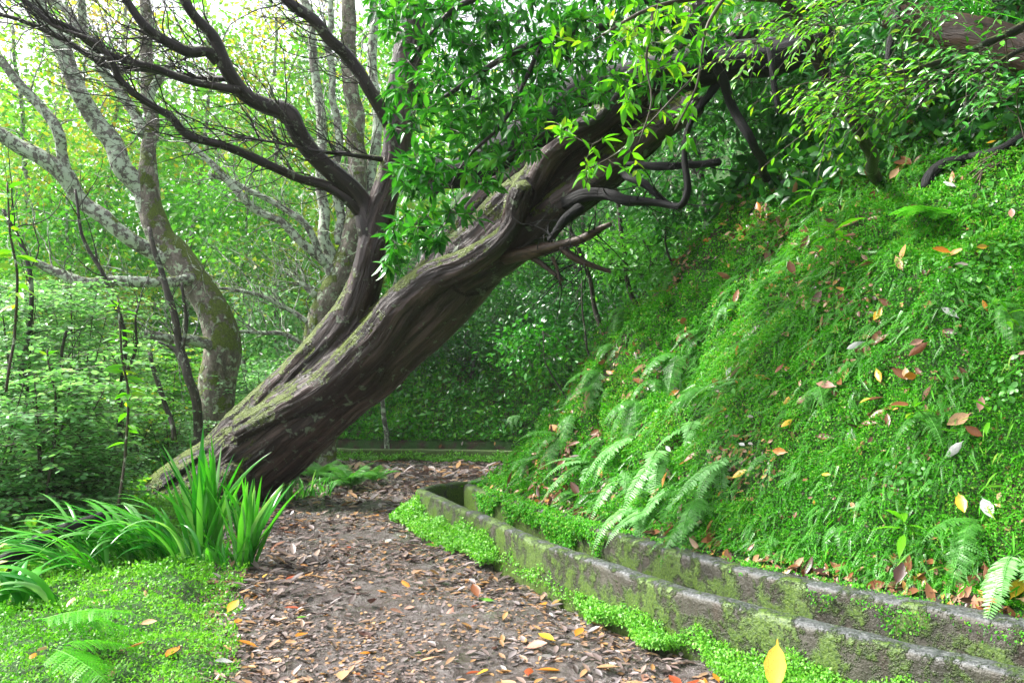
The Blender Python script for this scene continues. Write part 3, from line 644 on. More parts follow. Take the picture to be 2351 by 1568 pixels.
ring = cpt + rr[:, None] * (np.cos(a)[:, None] * sx_ * .8 + np.sin(a)[:, None] * ux_ * 1.2)
mb = MB(); VV = np.vstack([ring, ring * .5 + cpt * .5 + fn * .012, ring - fn * .12, [cpt + fn * .006]]); i = np.arange(14); j = (i + 1) % 14
mb.add(VV, np.concatenate([np.stack([i, j, j + 14, i + 14], -1).ravel(), np.stack([j, i, i + 28, j + 28], -1).ravel(), np.stack([i + 14, j + 14, np.full(14, 42)], -1).ravel()]), np.r_[np.full(28, 4), np.full(14, 3)])
def cut_mat():
    t = NT('cracked_cut_end'); pos = t.n('NewGeometry').outputs['Position']
    v = t.n('TexVoronoi', feature='DISTANCE_TO_EDGE'); t.l(pos, v.inputs['Vector']); v.inputs['Scale'].default_value = 9
    c = t.ramp(v.outputs[0], [(.0, (.003, .003, .004)), (.04, (.012, .014, .02)), (.08, (.05, .06, .08))])
    p_ = t.prin(c, .4, t.bump(v.outputs[0], 1, .02)); t.l(p_.outputs[0], t.out.inputs[0]); return t.m
mb.build('cut_end', cut_mat(), log.o, smooth=False)

# ---- lichen covered trees on the left
t1 = Tree('lichen_tree', P(480, 1010, 12.8), 'pale lichen covered tree with mossy forked trunk rising behind the leaning trunk')
t1.limb('trunk', [(470, 1120, 12.9, 50), (485, 1000, 12.8, 44), (500, 900, 12.8, 42), (512, 800, 12.8, 42), (498, 727, 12.8, 38), (449, 640, 12.8, 36), (408, 585, 12.8, 38), (370, 545, 12.8, 32), (350, 500, 12.8, 30), (343, 430, 12.8, 25), (343, 350, 12.8, 18), (343, 234, 12.8, 15), (340, 117, 12.8, 14), (332, 20, 12.8, 13), (330, -60, 12.8, 12)], 'mossy_bark', 18, .15, .05)
for L in ([(350, 500, 12.8, 24), (308, 421, 12.7, 23), (273, 363, 12.6, 22), (234, 293, 12.5, 21), (187, 222, 12.4, 21), (156, 164, 12.3, 20), (129, 98, 12.2, 19), (98, 39, 12.1, 18), (60, -50, 12, 16)],
          [(400, 590, 12.7, 20), (351, 582, 12.6, 18), (273, 535, 12.4, 16), (226, 492, 12.3, 17), (183, 449, 12.2, 16), (150, 400, 12.1, 20), (98, 363, 12, 18), (39, 332, 11.9, 17), (-40, 290, 11.8, 16)],
          [(158, 410, 12.1, 14), (142, 360, 12.1, 13), (133, 312, 12, 13), (98, 246, 12, 12), (47, 195, 11.9, 11), (-10, 130, 11.8, 10)],
          [(440, 640, 12.6, 16), (410, 645, 12.4, 13), (332, 643, 12.2, 13), (254, 648, 12, 12), (195, 651, 11.8, 12), (137, 629, 11.7, 11), (78, 606, 11.6, 9), (60, 600, 11.5, 6)],
          [(490, 795, 12.6, 14), (455, 785, 12.4, 12), (410, 781, 12.2, 12), (371, 770, 12, 11), (330, 764, 11.9, 9)],
          [(330, 310, 12.8, 14), (300, 250, 12.8, 12), (255, 180, 12.8, 11), (200, 100, 12.8, 10), (190, -20, 12.8, 9)],
          [(140, 110, 12.2, 12), (165, 60, 12.3, 10), (155, 20, 12.4, 10), (100, -10, 12.5, 8)],
          [(395, 150, 12.6, 9), (345, 200, 12.7, 10), (343, 260, 12.8, 10)]):
    t1.limb('branch', L, 'lichen_bark', 12, .2, .06)
twigs(t1.nodes, t1.rads, 90, 'lichen_bark', t1.o, (-.3, 0, .6), (.5, 1.8), .014, 3, 'twigs', .3, .7)

t2 = Tree('mossy_tree', P(745, 1085, 13.5), 'mossy many stemmed tree with pale lichen stems standing behind the big leaning trunk')
t2.limb('trunk', [(746, 1100, 13.5, 24), (742, 1000, 13.5, 26), (725, 870, 13.5, 28), (722, 800, 13.5, 28), (740, 730, 13.5, 34), (762, 690, 13.5, 36), (785, 640, 13.5, 34), (800, 590, 13.5, 28), (812, 520, 13.5, 26), (822, 400, 13.5, 23), (815, 280, 13.5, 20), (805, 140, 13.5, 18), (795, -20, 13.5, 15)], 'mossy_bark', 16, .18, .05)
for L in ([(770, 660, 13.5, 18), (745, 520, 13.5, 14), (738, 380, 13.5, 12), (730, 240, 13.5, 11), (715, 110, 13.5, 10), (700, -20, 13.5, 9)],
          [(765, 640, 13.4, 14), (740, 600, 13.3, 12), (690, 560, 13.2, 10), (640, 510, 13.1, 9), (580, 470, 13, 9), (520, 410, 12.9, 8), (470, 360, 12.8, 7), (420, 320, 12.8, 6)],
          [(745, 608, 13.3, 9), (700, 520, 13.2, 8), (640, 470, 13.1, 7), (560, 430, 13, 6), (480, 400, 12.9, 5)],
          [(810, 540, 13.5, 14), (850, 420, 13.6, 13), (862, 300, 13.7, 12), (850, 150, 13.8, 11), (860, 0, 13.9, 10)],
          [(700, 790, 13.4, 8), (690, 788, 13.3, 6), (655, 770, 13.2, 6), (605, 762, 13.1, 5), (540, 758, 13, 4)],
          [(715, 745, 13.4, 7), (660, 710, 13.3, 6), (600, 680, 13.2, 5), (545, 665, 13.1, 4), (490, 658, 13, 3)],
          [(725, 680, 13.4, 8), (700, 655, 13.4, 7), (680, 643, 13.4, 5)],
          [(780, 560, 13.5, 11), (770, 420, 13.5, 10), (775, 300, 13.5, 9), (760, 150, 13.5, 8), (755, 0, 13.5, 7)]):
    t2.limb('branch', L, 'lichen_bark', 10, .2, .06)
twigs(t2.nodes, t2.rads, 150, 'lichen_bark', t2.o, (-.55, 0, .6), (.5, 1.9), .013, 3, 'twigs', .2, .6)

def sapling(name, L, label, mat='dark_bark', bl=(), n=10, cat='tree', loc=None):
    t = Tree(name, P(L[0][0], L[0][1], L[0][2]), label, cat)
    t.limb('trunk', L, mat, 9, .2, .05)
    for b in bl: t.limb('branch', b, mat, 7, .2, .04)
    if n: twigs(t.nodes, t.rads, n, mat, t.o, (-.1, 0, .7), (.3, 1.1), .008, 2, 'twigs', .3, .7)
    return t
s1 = sapling('young_tree', [(455, 1060, 11.5, 12), (447, 940, 11.5, 11), (430, 850, 11.5, 11), (414, 785, 11.5, 9), (395, 700, 11.5, 8), (378, 640, 11.5, 7), (350, 520, 11.5, 5)], 'dark green slender young tree just left of the mossy forked trunk', 'dark_bark',
             ([(430, 850, 11.5, 6), (400, 810, 11.5, 5), (365, 785, 11.5, 3)], [(418, 800, 11.5, 5), (422, 730, 11.5, 4), (415, 650, 11.5, 3)]))
s2 = sapling('dead_stem', [(400, 1010, 10.8, 6), (394, 980, 10.8, 6), (375, 934, 10.8, 6), (358, 883, 10.8, 6), (346, 809, 10.8, 5)], 'short dark broken stem leaning among the shrubs below the pale branch', 'dark_bark', (), 0, 'dead stem')
s3 = sapling('young_tree', [(275, 1200, 9, 7), (270, 1000, 9, 6), (290, 800, 9, 5), (250, 650, 9, 5), (205, 560, 9, 4), (180, 430, 9, 3)], 'thin dark young tree with fine twigs standing in the left shrubs', 'dark_bark', ([(275, 900, 9, 4), (310, 780, 9, 3), (320, 700, 9, 2)],), 14)
s4 = sapling('young_tree', [(110, 1250, 8, 9), (95, 1050, 8, 8), (60, 860, 8, 6), (75, 640, 8, 5), (20, 480, 8, 4)], 'dark stemmed young tree at the left edge of the picture', 'dark_bark', ([(90, 1000, 8, 5), (140, 880, 8, 4), (150, 760, 8, 3)],), 14)

# ------------------------------------------------------------------ crowns
def crown(t, name, mat, roots, targets, k, L, T=T_LAUREL, twigmat='stem', r0=.004, **kw):
    mb = MB(); d = grow(mb, roots, targets, r0); tag(mb.build('twigs', M[twigmat], t.o), kind='stuff')
    hue = np.clip(.45 + .4 * fbm(targets[:, 0] * 1.3, targets[:, 1] * 1.3, targets[:, 2] * 1.3, 2, 77) + .12 * rng.normal(size=len(targets)), 0, 1)
    lb = MB(); whorls(lb, targets, d, k, L, T, hue=hue, **kw); return lb.build(name, M[mat], t.o)

def seg(pts): return [p for p in catmull(pts, .1)]
# laurel hanging in front of the leaning trunk
lt = Tree('laurel_tree', P(1560, 330, 6.2), 'glossy dark green laurel hanging in front of the leaning trunk at top centre')
lt.limb('trunk', [(1760, 420, float(hit(1760, 420)[1]) + .1, 10), (1735, 340, 6.4, 10), (1700, 260, 6.4, 11), (1650, 160, 6.3, 12), (1570, 60, 6.2, 14), (1480, -10, 6.1, 15), (1400, -120, 6, 15)], 'char', 12, .2, .04)
for L in ([(1520, 70, 6.1, 14), (1400, 60, 6, 11), (1250, 90, 5.9, 9), (1120, 150, 5.8, 7), (1020, 220, 5.8, 5)],
          [(1560, 150, 6.1, 12), (1440, 190, 6, 8), (1360, 280, 5.9, 7), (1260, 300, 5.9, 6), (1150, 380, 5.8, 4)],
          [(1440, -60, 6, 12), (1280, -60, 6, 10), (1120, -10, 5.9, 9), (1000, 60, 5.9, 6), (930, 150, 5.9, 4)],
          [(1250, 90, 5.9, 6), (1180, 230, 5.8, 5), (1100, 330, 5.8, 4), (1040, 430, 5.8, 3)]):
    lt.limb('branch', L, 'limb_bark', 8, .2, .05)
tg = ell([(1000, 230, 130, 110, 5.3, 6.4, 90), (1010, 60, 150, 80, 5.5, 6.6, 75), (1150, 300, 120, 90, 5.4, 6.4, 75), (1200, 120, 150, 110, 5.6, 6.6, 95), (970, 400, 80, 60, 5.2, 5.9, 55),
          (960, 530, 70, 45, 5.2, 5.8, 40), (1060, 500, 45, 30, 5.4, 5.8, 8), (900, 600, 26, 26, 5.3, 5.6, 8), (1330, 150, 110, 110, 5.4, 6.6, 60), (1350, 30, 170, 70, 5.4, 6.6, 70), (1550, 60, 140, 80, 5.6, 6.6, 55), (1250, 250, 90, 50, 5.4, 6.2, 22), (1480, 190, 80, 50, 5.6, 6.4, 18), (1120, 400, 60, 30, 5.3, 5.8, 12), (900, 20, 60, 60, 5.8, 6.5, 22)])
crown(lt, 'crown', 'laurel', np.vstack(lt.nodes), tg, 8, .115, droop=.25, spread=.75, back=.06)
# brighter sprays, nearer
lb = Tree('laurel_tree', P(1750, 60, 4.6), 'bright yellow green laurel sprays drooping before the trunk right of centre')
lb.limb('trunk', [(2010, 420, float(hit(2010, 420)[1]) + .1, 14), (1985, 330, 5.3, 14), (1900, 150, 5, 14), (1800, 0, 4.8, 14), (1680, -100, 4.6, 14)], 'limb_bark', 10, .2, .04)
for L in ([(1800, 0, 4.8, 8), (1650, -10, 4.7, 7), (1500, 20, 4.6, 5), (1380, 80, 4.6, 3)], [(1500, 20, 4.6, 4), (1480, 130, 4.5, 3), (1490, 230, 4.5, 2), (1460, 330, 4.5, 2)],
          [(1700, -50, 4.6, 5), (1620, 60, 4.5, 4), (1590, 180, 4.5, 3), (1560, 300, 4.5, 2)], [(1590, 180, 4.5, 3), (1440, 330, 4.7, 2), (1350, 380, 4.7, 2)]):
    lb.limb('branch', L, 'stem', 7, .2, .03)
tg = ell([(1300, 90, 50, 25, 4.4, 4.8, 4), (1430, 150, 60, 60, 4.4, 4.9, 12), (1480, 50, 90, 50, 4.4, 5, 18), (1460, 250, 40, 60, 4.4, 4.8, 8), (1330, 300, 60, 40, 4.5, 4.9, 9), (1340, 400, 55, 30, 4.5, 4.9, 7),
          (1560, 130, 60, 60, 4.4, 5, 12), (1560, 280, 50, 50, 4.4, 5, 9), (1600, 30, 80, 50, 4.4, 5, 16), (1440, 380, 30, 40, 4.6, 4.9, 4)])
crown(lb, 'crown', 'laurel_bright', np.vstack(lb.nodes), tg, 4, .105, spread=.8, droop=.35, back=.08, r0=.003)
# sprays over the bank, top right
def spray(mb, lbm, p0, p1, n, L, T, droopk=.3, W=None):
    """one arching twig with leaves in two rows"""
    mid = (p0 + p1) / 2 + np.array([0, 0, .12 * np.linalg.norm(p1 - p0)]); u = np.linspace(0, 1, n)[:, None]
    c = (1 - u) ** 2 * p0 + 2 * u * (1 - u) * mid + u * u * p1; tube(mb, c, np.linspace(.003, .001, n), 4, 0, 1)
    t = norm(np.gradient(c, axis=0)); side = norm(np.cross(t, [0, 0, 1.])); sg = np.where(np.arange(n) % 2 == 0, 1, -1)[:, None]
    D = norm(side * sg + t * .7 + rng.normal(size=(n, 3)) * .15 - np.array([0, 0, droopk])); N = norm(np.array([-.1, -.35, 1.]) + rng.normal(size=(n, 3)) * .42)
    place(lbm, T, c[1:], D[1:], N[1:], L * (.75 + .4 * rng.random(n - 1)) * np.linspace(1, .7, n - 1), np.clip(.5 + .3 * rng.normal(size=n - 1), 0, 1), W)
def spray_bush(name, roots, specs, label, mat, L, per, T=T_LAUREL, cat='shrub', n=9, aim=(-.75, -.35, -.35), ln=.4):
    t = Tree(name, P(*roots[0][:3]), label, cat)
    for i, r in enumerate([roots]): t.limb('branch', r, 'limb_bark', 8, .2, .03)
    nodes = np.vstack(t.nodes); T0 = ell(specs); mb = MB(); grow(mb, nodes, T0, .004); lbm = MB()
    for q in T0:
        for k in range(per):
            a = norm(np.array(aim) + rng.normal(size=3) * .35) * ln * (.6 + .7 * rng.random()); spray(mb, lbm, q, q + a, n, L, T)
    tag(mb.build('twigs', M['stem'], t.o), kind='stuff'); lbm.build('leaves', M[mat], t.o); return t
spray_bush('hanging_shrub', [(2150, -60, 5.2, 14), (1980, 0, 4.9, 10), (1850, 20, 4.7, 7), (1760, 60, 4.6, 4)], [(1850, 70, 110, 30, 4.2, 4.9, 14), (1960, 30, 90, 40, 4.2, 5, 10), (1760, 120, 50, 30, 4.2, 4.6, 4)],
           'bright green spray of paired leaves hanging over the log at upper right', 'laurel_bright', .075, 2)
spray_bush('hanging_shrub', [(2351, 60, 4.6, 12), (2200, 130, 4.3, 9), (2050, 170, 4.1, 6), (1940, 190, 4, 4)], [(2020, 180, 100, 50, 3.8, 4.4, 20), (2110, 230, 70, 50, 3.8, 4.3, 12), (1930, 230, 50, 30, 3.8, 4.2, 6), (1960, 280, 60, 25, 3.8, 4.1, 5)],
           'dense bright green leafy shrub reaching left above the mossy bank', 'laurel_bright', .07, 2)
spray_bush('hanging_shrub', [(2480, 80, 4, 10), (2360, 110, 3.9, 7), (2250, 170, 3.8, 4)], [(2240, 170, 80, 40, 3.5, 4, 9), (2320, 210, 50, 60, 3.4, 3.9, 9), (2310, 100, 60, 40, 3.5, 4, 5)],
           'green leafy shrub hanging in at the right edge under the brown log', 'laurel', .065, 2)
spray_bush('hanging_shrub', [(2300, -80, 5, 12), (2150, -30, 4.9, 8), (2060, 10, 4.8, 5)], [(2080, 30, 100, 40, 4.4, 5, 14), (2230, 10, 90, 30, 4.4, 5, 8)],
           'dark glossy leafy shrub at the very top right above the brown log', 'laurel', .075, 2)

# ------------------------------------------------------------------ background trees and shrubs
def puff(lb, targets, k, rad, L, T=T_DIA, hue=None, droop=.2, flat=.7, up=1.0):
    targets = np.asarray(targets); n = len(targets); idx = np.repeat(np.arange(n), k); m = len(idx)
    off = rng.normal(size=(m, 3)) * rad * np.array([1, 1, flat]) * .55
    D = norm(off * 1.2 / rad + rng.normal(size=(m, 3)) * .7 - np.array([0, 0, droop])); N = norm(np.array([0, 0, up]) + rng.normal(size=(m, 3)) * .6)
    h = (.5 if hue is None else np.asarray(hue)[idx]) + rng.normal(size=m) * .2
    place(lb, T, targets[idx] + off, D, N, L * (.6 + .7 * rng.random(m)), np.clip(h, 0, 1))
def bgtree(px, py, Y, r, top, specs, k, rad, L, mat, label, bark='far_bark', group='trees in the misty background', extra=(), T=T_DIA, name='background_tree', tw=20, cat='tree'):
    bx = (px - CX) / F * Y; g0 = float(gz(np.array([bx]), np.array([Y]))[0]) - .1; vz = np.array([bx, Y * math.cos(PITCH) + (g0 - EYE) * math.sin(PITCH), -Y * math.sin(PITCH) + (g0 - EYE) * math.cos(PITCH)])
    py = CY - vz[2] / vz[1] * F - 30
    t = Tree(name, P(px, py + 30, Y), label, cat, group)
    t.limb('trunk', [(px, py + 30, Y, r * 1.2)] + [(px + (top[0] - px) * u + 14 * math.sin(u * 7 + px), py + (top[1] - py) * u, Y, r * (1 - .6 * u)) for u in (.2, .4, .6, .8, 1)], bark, 9, .2, .05, .15)
    for e in extra: t.limb('branch', e, bark, 7, .2, .05, .15)
    T0 = ell(specs); hue = np.clip(.45 + .9 * fbm(T0[:, 0] * .8, T0[:, 1] * .8, T0[:, 2] * .8, 2, 78), 0, 1)
    mb = MB(); grow(mb, np.vstack(t.nodes), T0, .006); tag(mb.build('twigs', M[bark], t.o), kind='stuff')
    lb = MB(); puff(lb, T0, k, rad, L, T, hue); lb.build('crown', M[mat], t.o); return t
BG = [
 (60, 900, 19, 14, (40, 60), [(60, 150, 150, 170, 18, 20, 34), (40, 420, 120, 120, 17.5, 20, 24)], 26, .75, .12, 'autumn', 'yellow green tree in the misty background at the far left edge'),
 (240, 900, 21, 12, (280, 0), [(240, 120, 160, 130, 20, 23, 34), (280, 330, 120, 110, 20, 23, 22)], 26, .8, .12, 'autumn', 'airy background tree with yellowing leaves behind the twin lichen stems'),
 (430, 880, 20, 11, (480, 20), [(470, 150, 140, 150, 19, 22, 36), (440, 330, 110, 90, 19, 22, 18)], 26, .8, .12, 'autumn', 'pale yellow green background tree behind the long dark limbs'),
 (640, 900, 19, 12, (640, 40), [(640, 120, 130, 130, 18, 21, 32), (660, 330, 120, 120, 18, 21, 26)], 26, .75, .11, 'autumn', 'yellowish background tree between the dark forked limb and the pale stems'),
 (800, 900, 21, 11, (800, 20), [(800, 150, 110, 160, 20, 23, 34), (790, 400, 90, 120, 20, 22, 20)], 24, .75, .11, 'far', 'pale green background tree filling the gap behind the many lichen stems'),
 (130, 1000, 17, 10, (170, 450), [(130, 560, 150, 130, 16, 18, 44), (60, 720, 110, 110, 16, 18, 26)], 34, .65, .1, 'far', 'fresh green low tree behind the horizontal mossy branch at left'),
 (300, 1000, 18, 9, (250, 500), [(230, 480, 110, 110, 17, 19, 32), (290, 700, 110, 80, 17, 19, 16)], 34, .6, .1, 'far', 'green leafy background tree just left of the mossy forked trunk'),
 (560, 1000, 17, 9, (560, 450), [(560, 480, 130, 110, 16, 18.5, 44), (600, 620, 120, 80, 15.5, 18, 32)], 34, .6, .095, 'far', 'bright green background tree right of the mossy forked trunk'),
 (660, 1000, 15.8, 8, (640, 600), [(620, 740, 90, 80, 15, 17, 24), (640, 880, 80, 70, 14.5, 16, 20)], 34, .5, .09, 'shrub', 'low grey green shrubby tree behind the mossy trunk and above the big log'),
 (890, 1000, 17, 9, (900, 300), [(900, 330, 90, 130, 16, 18, 26), (930, 120, 90, 110, 16, 18, 24)], 30, .6, .1, 'far', 'green background tree right behind the upright limb of the leaning trunk'),
]
for a in BG:
    a = list(a); a[5] = [(*q[:6], int(q[6] * 1.7)) for q in a[5]]; a[6] = int(a[6] * 1.5); a[8] = a[8] * 1.35; a[3] = a[3] * .65; bgtree(*a)
DB = [
 (1450, 900, 10.0, 7, (1180, 150), [(1130, 250, 150, 160, 10.3, 12, 60), (1080, 60, 150, 90, 10.3, 12, 36)], 9, .35, .12, 'laurel', 'dark laurel tree behind the hanging leaves at top centre'),
 (1510, 700, 10.2, 7, (1360, 100), [(1300, 180, 140, 140, 10, 11.5, 52), (1420, 60, 150, 90, 10, 11.5, 40)], 9, .35, .12, 'laurel', 'dark laurel tree filling the gap above the charred log'),
 (1620, 500, 10.5, 12, (1600, 60), [(1590, 120, 150, 140, 9.3, 11, 48), (1540, 300, 120, 90, 9.3, 10.5, 30)], 9, .35, .12, 'dark_shrub', 'dark leafy tree behind the purple brown upper stem'),
 (1850, 350, 9.5, 12, (1800, 20), [(1800, 60, 170, 90, 8.3, 10, 46), (1750, 240, 90, 60, 8.6, 9.6, 24)], 9, .35, .12, 'dark_shrub', 'very dark leafy tree on the bank crest at upper right'),
 (2150, 150, 8.5, 12, (2100, -60), [(2080, -20, 200, 80, 7.6, 9, 46), (2000, 90, 130, 60, 7.4, 8.4, 30)], 9, .35, .12, 'dark_shrub', 'dark leafy tree above the steep bank behind the hanging shrubs'),
]
DB.append((1720, 600, 12.4, 9, (1500, 60), [(1500, 150, 260, 230, 12.5, 15, 110), (1750, 120, 220, 160, 11, 13, 90), (1250, 250, 200, 200, 13, 15, 60)], 14, .5, .16, 'dark_shrub', 'largest dark tree farther back filling the view behind the charred log'))
DB.append((1330, 620, 19, 8, (1330, 400), [(1330, 480, 190, 150, 17.5, 20, 110)], 16, .45, .15, 'dark_shrub', 'dark round crowned tree behind the curved black branch'))
DB.append((1950, 330, 7.6, 12, (1900, 60), [(1850, 150, 190, 110, 7.0, 8.4, 80), (1700, 200, 110, 110, 7.8, 9, 50)], 13, .35, .12, 'dark_shrub', 'dark tangled tree closing the gap between the charred log and the bank'))
DB.append((2300, 200, 6.2, 12, (2250, -40), [(2230, 60, 190, 110, 5.6, 6.6, 70), (2050, 150, 160, 60, 6, 6.8, 50)], 12, .3, .1, 'dark_shrub', 'dark shrubby tree behind the brown log at the top right corner'))
for a in DB:
    a = list(a); a[5] = [(*q[:6], int(q[6] * 1.6)) for q in a[5]]; a[6] = int(a[6] * 1.3); bgtree(*a, bark='dark_bark', group='dark trees on the bank', T=T_LAUREL, name='bank_tree')
SH = [
 (1420, 760, 10.4, 4, (1330, 640), [(1330, 690, 110, 70, 11, 12.6, 40)], 22, .3, .09, 'dark_shrub', 'dark glossy shrub on the ridge beneath the dead branches'),
 (1200, 800, 17.8, 4, (1190, 700), [(1190, 730, 100, 70, 16.8, 18.6, 40)], 30, .42, .1, 'dark_shrub', 'dark green shrub seen under the leaning trunk'),
 (1500, 680, 10.2, 4, (1440, 560), [(1440, 590, 90, 60, 9.8, 11, 34)], 20, .28, .09, 'fern', 'fresh green shrub right of the dead branches'),
 (1080, 860, 18, 4, (1080, 760), [(1090, 800, 90, 50, 17.4, 18.8, 30)], 26, .32, .09, 'dark_shrub', 'small dark shrub above the far mossy slope'),
 (1350, 850, 10.2, 3, (1250, 760), [(1230, 800, 75, 45, 10.9, 11.9, 34)], 20, .3, .09, 'laurel', 'green bush above the ferns under the trunk'),
 (1550, 560, 9.8, 5, (1540, 480), [(1530, 450, 80, 80, 9, 10.2, 36)], 16, .28, .09, 'dark_shrub', 'dark shrub behind the curved black branch'),
 (960, 880, 18.5, 4, (960, 800), [(980, 790, 110, 70, 17.6, 19, 36)], 26, .35, .09, 'dark_shrub', 'dark shrub low behind the leaning trunk on the far slope'),
]
for a in SH:
    a = list(a); a[5] = [(*q[:6], int(q[6] * 2)) for q in a[5]]; bgtree(*a, bark='dark_bark', group='shrubs under the leaning trunk', T=T_OVAL, name='ridge_shrub', cat='shrub')
# canopy tree added mostly out of view to shade the right half
ct = Tree('added_shade_tree', (4.6, 5.8, 4.6), 'evergreen tree added mostly out of view to shade the top right of the bank')
p = catmull([(5.0, 6.3, 3.5), (4.9, 6.0, 5.2), (4.4, 5.6, 6.4), (3.2, 4.8, 7.2)], .1); mb = MB(); tube(mb, p, np.linspace(.2, .08, len(p)), 12, .2, 5); mb.build('trunk', M['dark_bark'], ct.o)
T0 = np.c_[2.4 + 7 * rng.random(420), -2 + 12 * rng.random(420), 5.6 + 2.7 * rng.random(420)]; T0 = T0[T0[:, 2] > 1.9 + .52 * T0[:, 1] + .2]
mb = MB(); grow(mb, p, T0, .01); tag(mb.build('twigs', M['dark_bark'], ct.o), kind='stuff')
lb_ = MB(); puff(lb_, T0, 34, .75, .2, T_OVAL, None); lb_.build('crown', M['dark_shrub'], ct.o)
# far wooded slope beyond the valley: one mass
fl = MB(); n = 2200; Tt = []
for _ in range(n):
    px = -150 + 1500 * rng.random(); py = 200 + 860 * rng.random() ** .7; Tt.append(P(px, py, 26 + 14 * rng.random()))
Tt = np.array(Tt); hue = np.clip(.45 + 1.1 * fbm(Tt[:, 0] * .3, Tt[:, 1] * .3, Tt[:, 2] * .3, 2, 80), 0, .9)
puff(fl, Tt, 52, 1.5, .34, T_DIA, hue); tag(fl.build('distant_forest', M['far']), 'pale misty green mass of far woodland across the valley', 'forest', kind='stuff')

# left shrubs: layered sprays of small leaves
def make_shrub(seed, H=2.9, nst=7, L=.08, mat='shrub', k=1):
    root = thing('leafy_shrub', (0, 0, 0), 'x', 'shrub', 'leafy shrubs on the left slope'); _loc.pop(root.name)
    lbm = MB()
    for i in range(nst):
        a = rng.random() * 2 * math.pi; b = rng.random() * .5; mb = MB()
        c = catmull([(0.1 * math.cos(a), .1 * math.sin(a), 0), (.3 * b * math.cos(a), .3 * b * math.sin(a), H * .4), (b * 1.2 * math.cos(a) + rng.normal() * .1, b * 1.2 * math.sin(a), H * (.75 + .25 * rng.random()))], .1)
        tube(mb, c, np.linspace(.016, .004, len(c)), 6, .2, i)
        for j in range(int(34)):
            q = c[int(len(c) * (.12 + .86 * rng.random()))]; aa = rng.random() * 2 * math.pi; ln = .3 + .45 * rng.random()
            e = q + np.array([math.cos(aa) * ln, math.sin(aa) * ln, .05 + .12 * rng.normal()]); spray(mb, lbm, q, e, 10, L, T_OVAL, .1, 1.25)
            for jj in range(3):
                u = .3 + .6 * rng.random(); q2 = q + (e - q) * u + [0, 0, .03]; a2 = aa + rng.choice([-1, 1]) * (.5 + .5 * rng.random()); e2 = q2 + np.array([math.cos(a2), math.sin(a2), .05 * rng.normal()]) * ln * .55
                spray(mb, lbm, q2, e2, 7, L * .9, T_OVAL, .1, 1.25)
        mb.build('stem', M['stem'], root)
    lbm.build('leaves', M[mat], root); return root
def copy_tree(o, parent=None):
    c = o.copy(); COL.objects.link(c)
    if parent is not None: c.parent = parent
    for ch in list(o.children): copy_tree(ch, c)
    return c
shp = [make_shrub(1), make_shrub(2, 2.4, 6, .085, 'far'), make_shrub(3, 1.6, 6, .075, 'shrub')]
used = set()
def put(protos, i, loc, rz, sc, label=None):
    o = protos[i] if i not in used else copy_tree(protos[i]); used.add(i)
    o.location = [float(v) for v in loc]; o.rotation_euler = (0, 0, rz); o.scale = (sc, sc, sc)
    if label: o['label'] = label
    return o
SHL = [(60, 8.2, 0, 1.0, 'pale leafy shrub at the left edge beneath the mossy horizontal branch'), (180, 9.0, 0, 1.0, 'pale green layered shrub left of the slender brown stemmed sapling'),
       (285, 11.2, 1, .95, 'leafy shrub directly behind the slender brown stemmed sapling'), (400, 11.7, 2, 1.1, 'small leafy shrub around the short dark broken stem'),
       (-20, 6.8, 2, 1.1, 'nearest pale shrub cut off by the left edge above the dark log'), (120, 7.2, 2, 1.15, 'low dense shrub above the dark log at lower left'),
       (165, 7.6, 2, .8, 'low bushy shrub behind the long arching strap leaves'), (350, 11.6, 2, .9, 'low shrub behind the foot of the leaning trunk'),
       (20, 11, 0, 1.1, 'tall shrub farther back at the left edge under the pale branches'), (150, 11.8, 1, 1.2, 'tall back row shrub under the end of the mossy horizontal branch'),
       (270, 12.6, 0, 1.0, 'back row shrub left of the slender dark green young tree'), (400, 14.0, 1, 1.0, 'back row shrub between the young tree and the mossy forked trunk'),
       (600, 13.4, 2, 1.2, 'feathery low shrub between the mossy trunk and the leaning trunk'), (70, 14.5, 0, 1.25, 'hazy shrub far back at the left beneath the lichen limbs'), (215, 15.5, 1, 1.2, 'hazy shrub far back below the horizontal mossy branch')]
for i, (px, Y, k, sc_, lab) in enumerate(SHL):
    x = (px - CX) / F * Y; z = gz(np.array([x]), np.array([Y]))[0]; put(shp, k, (x, Y, z - .05), i * 2.1, sc_, lab)

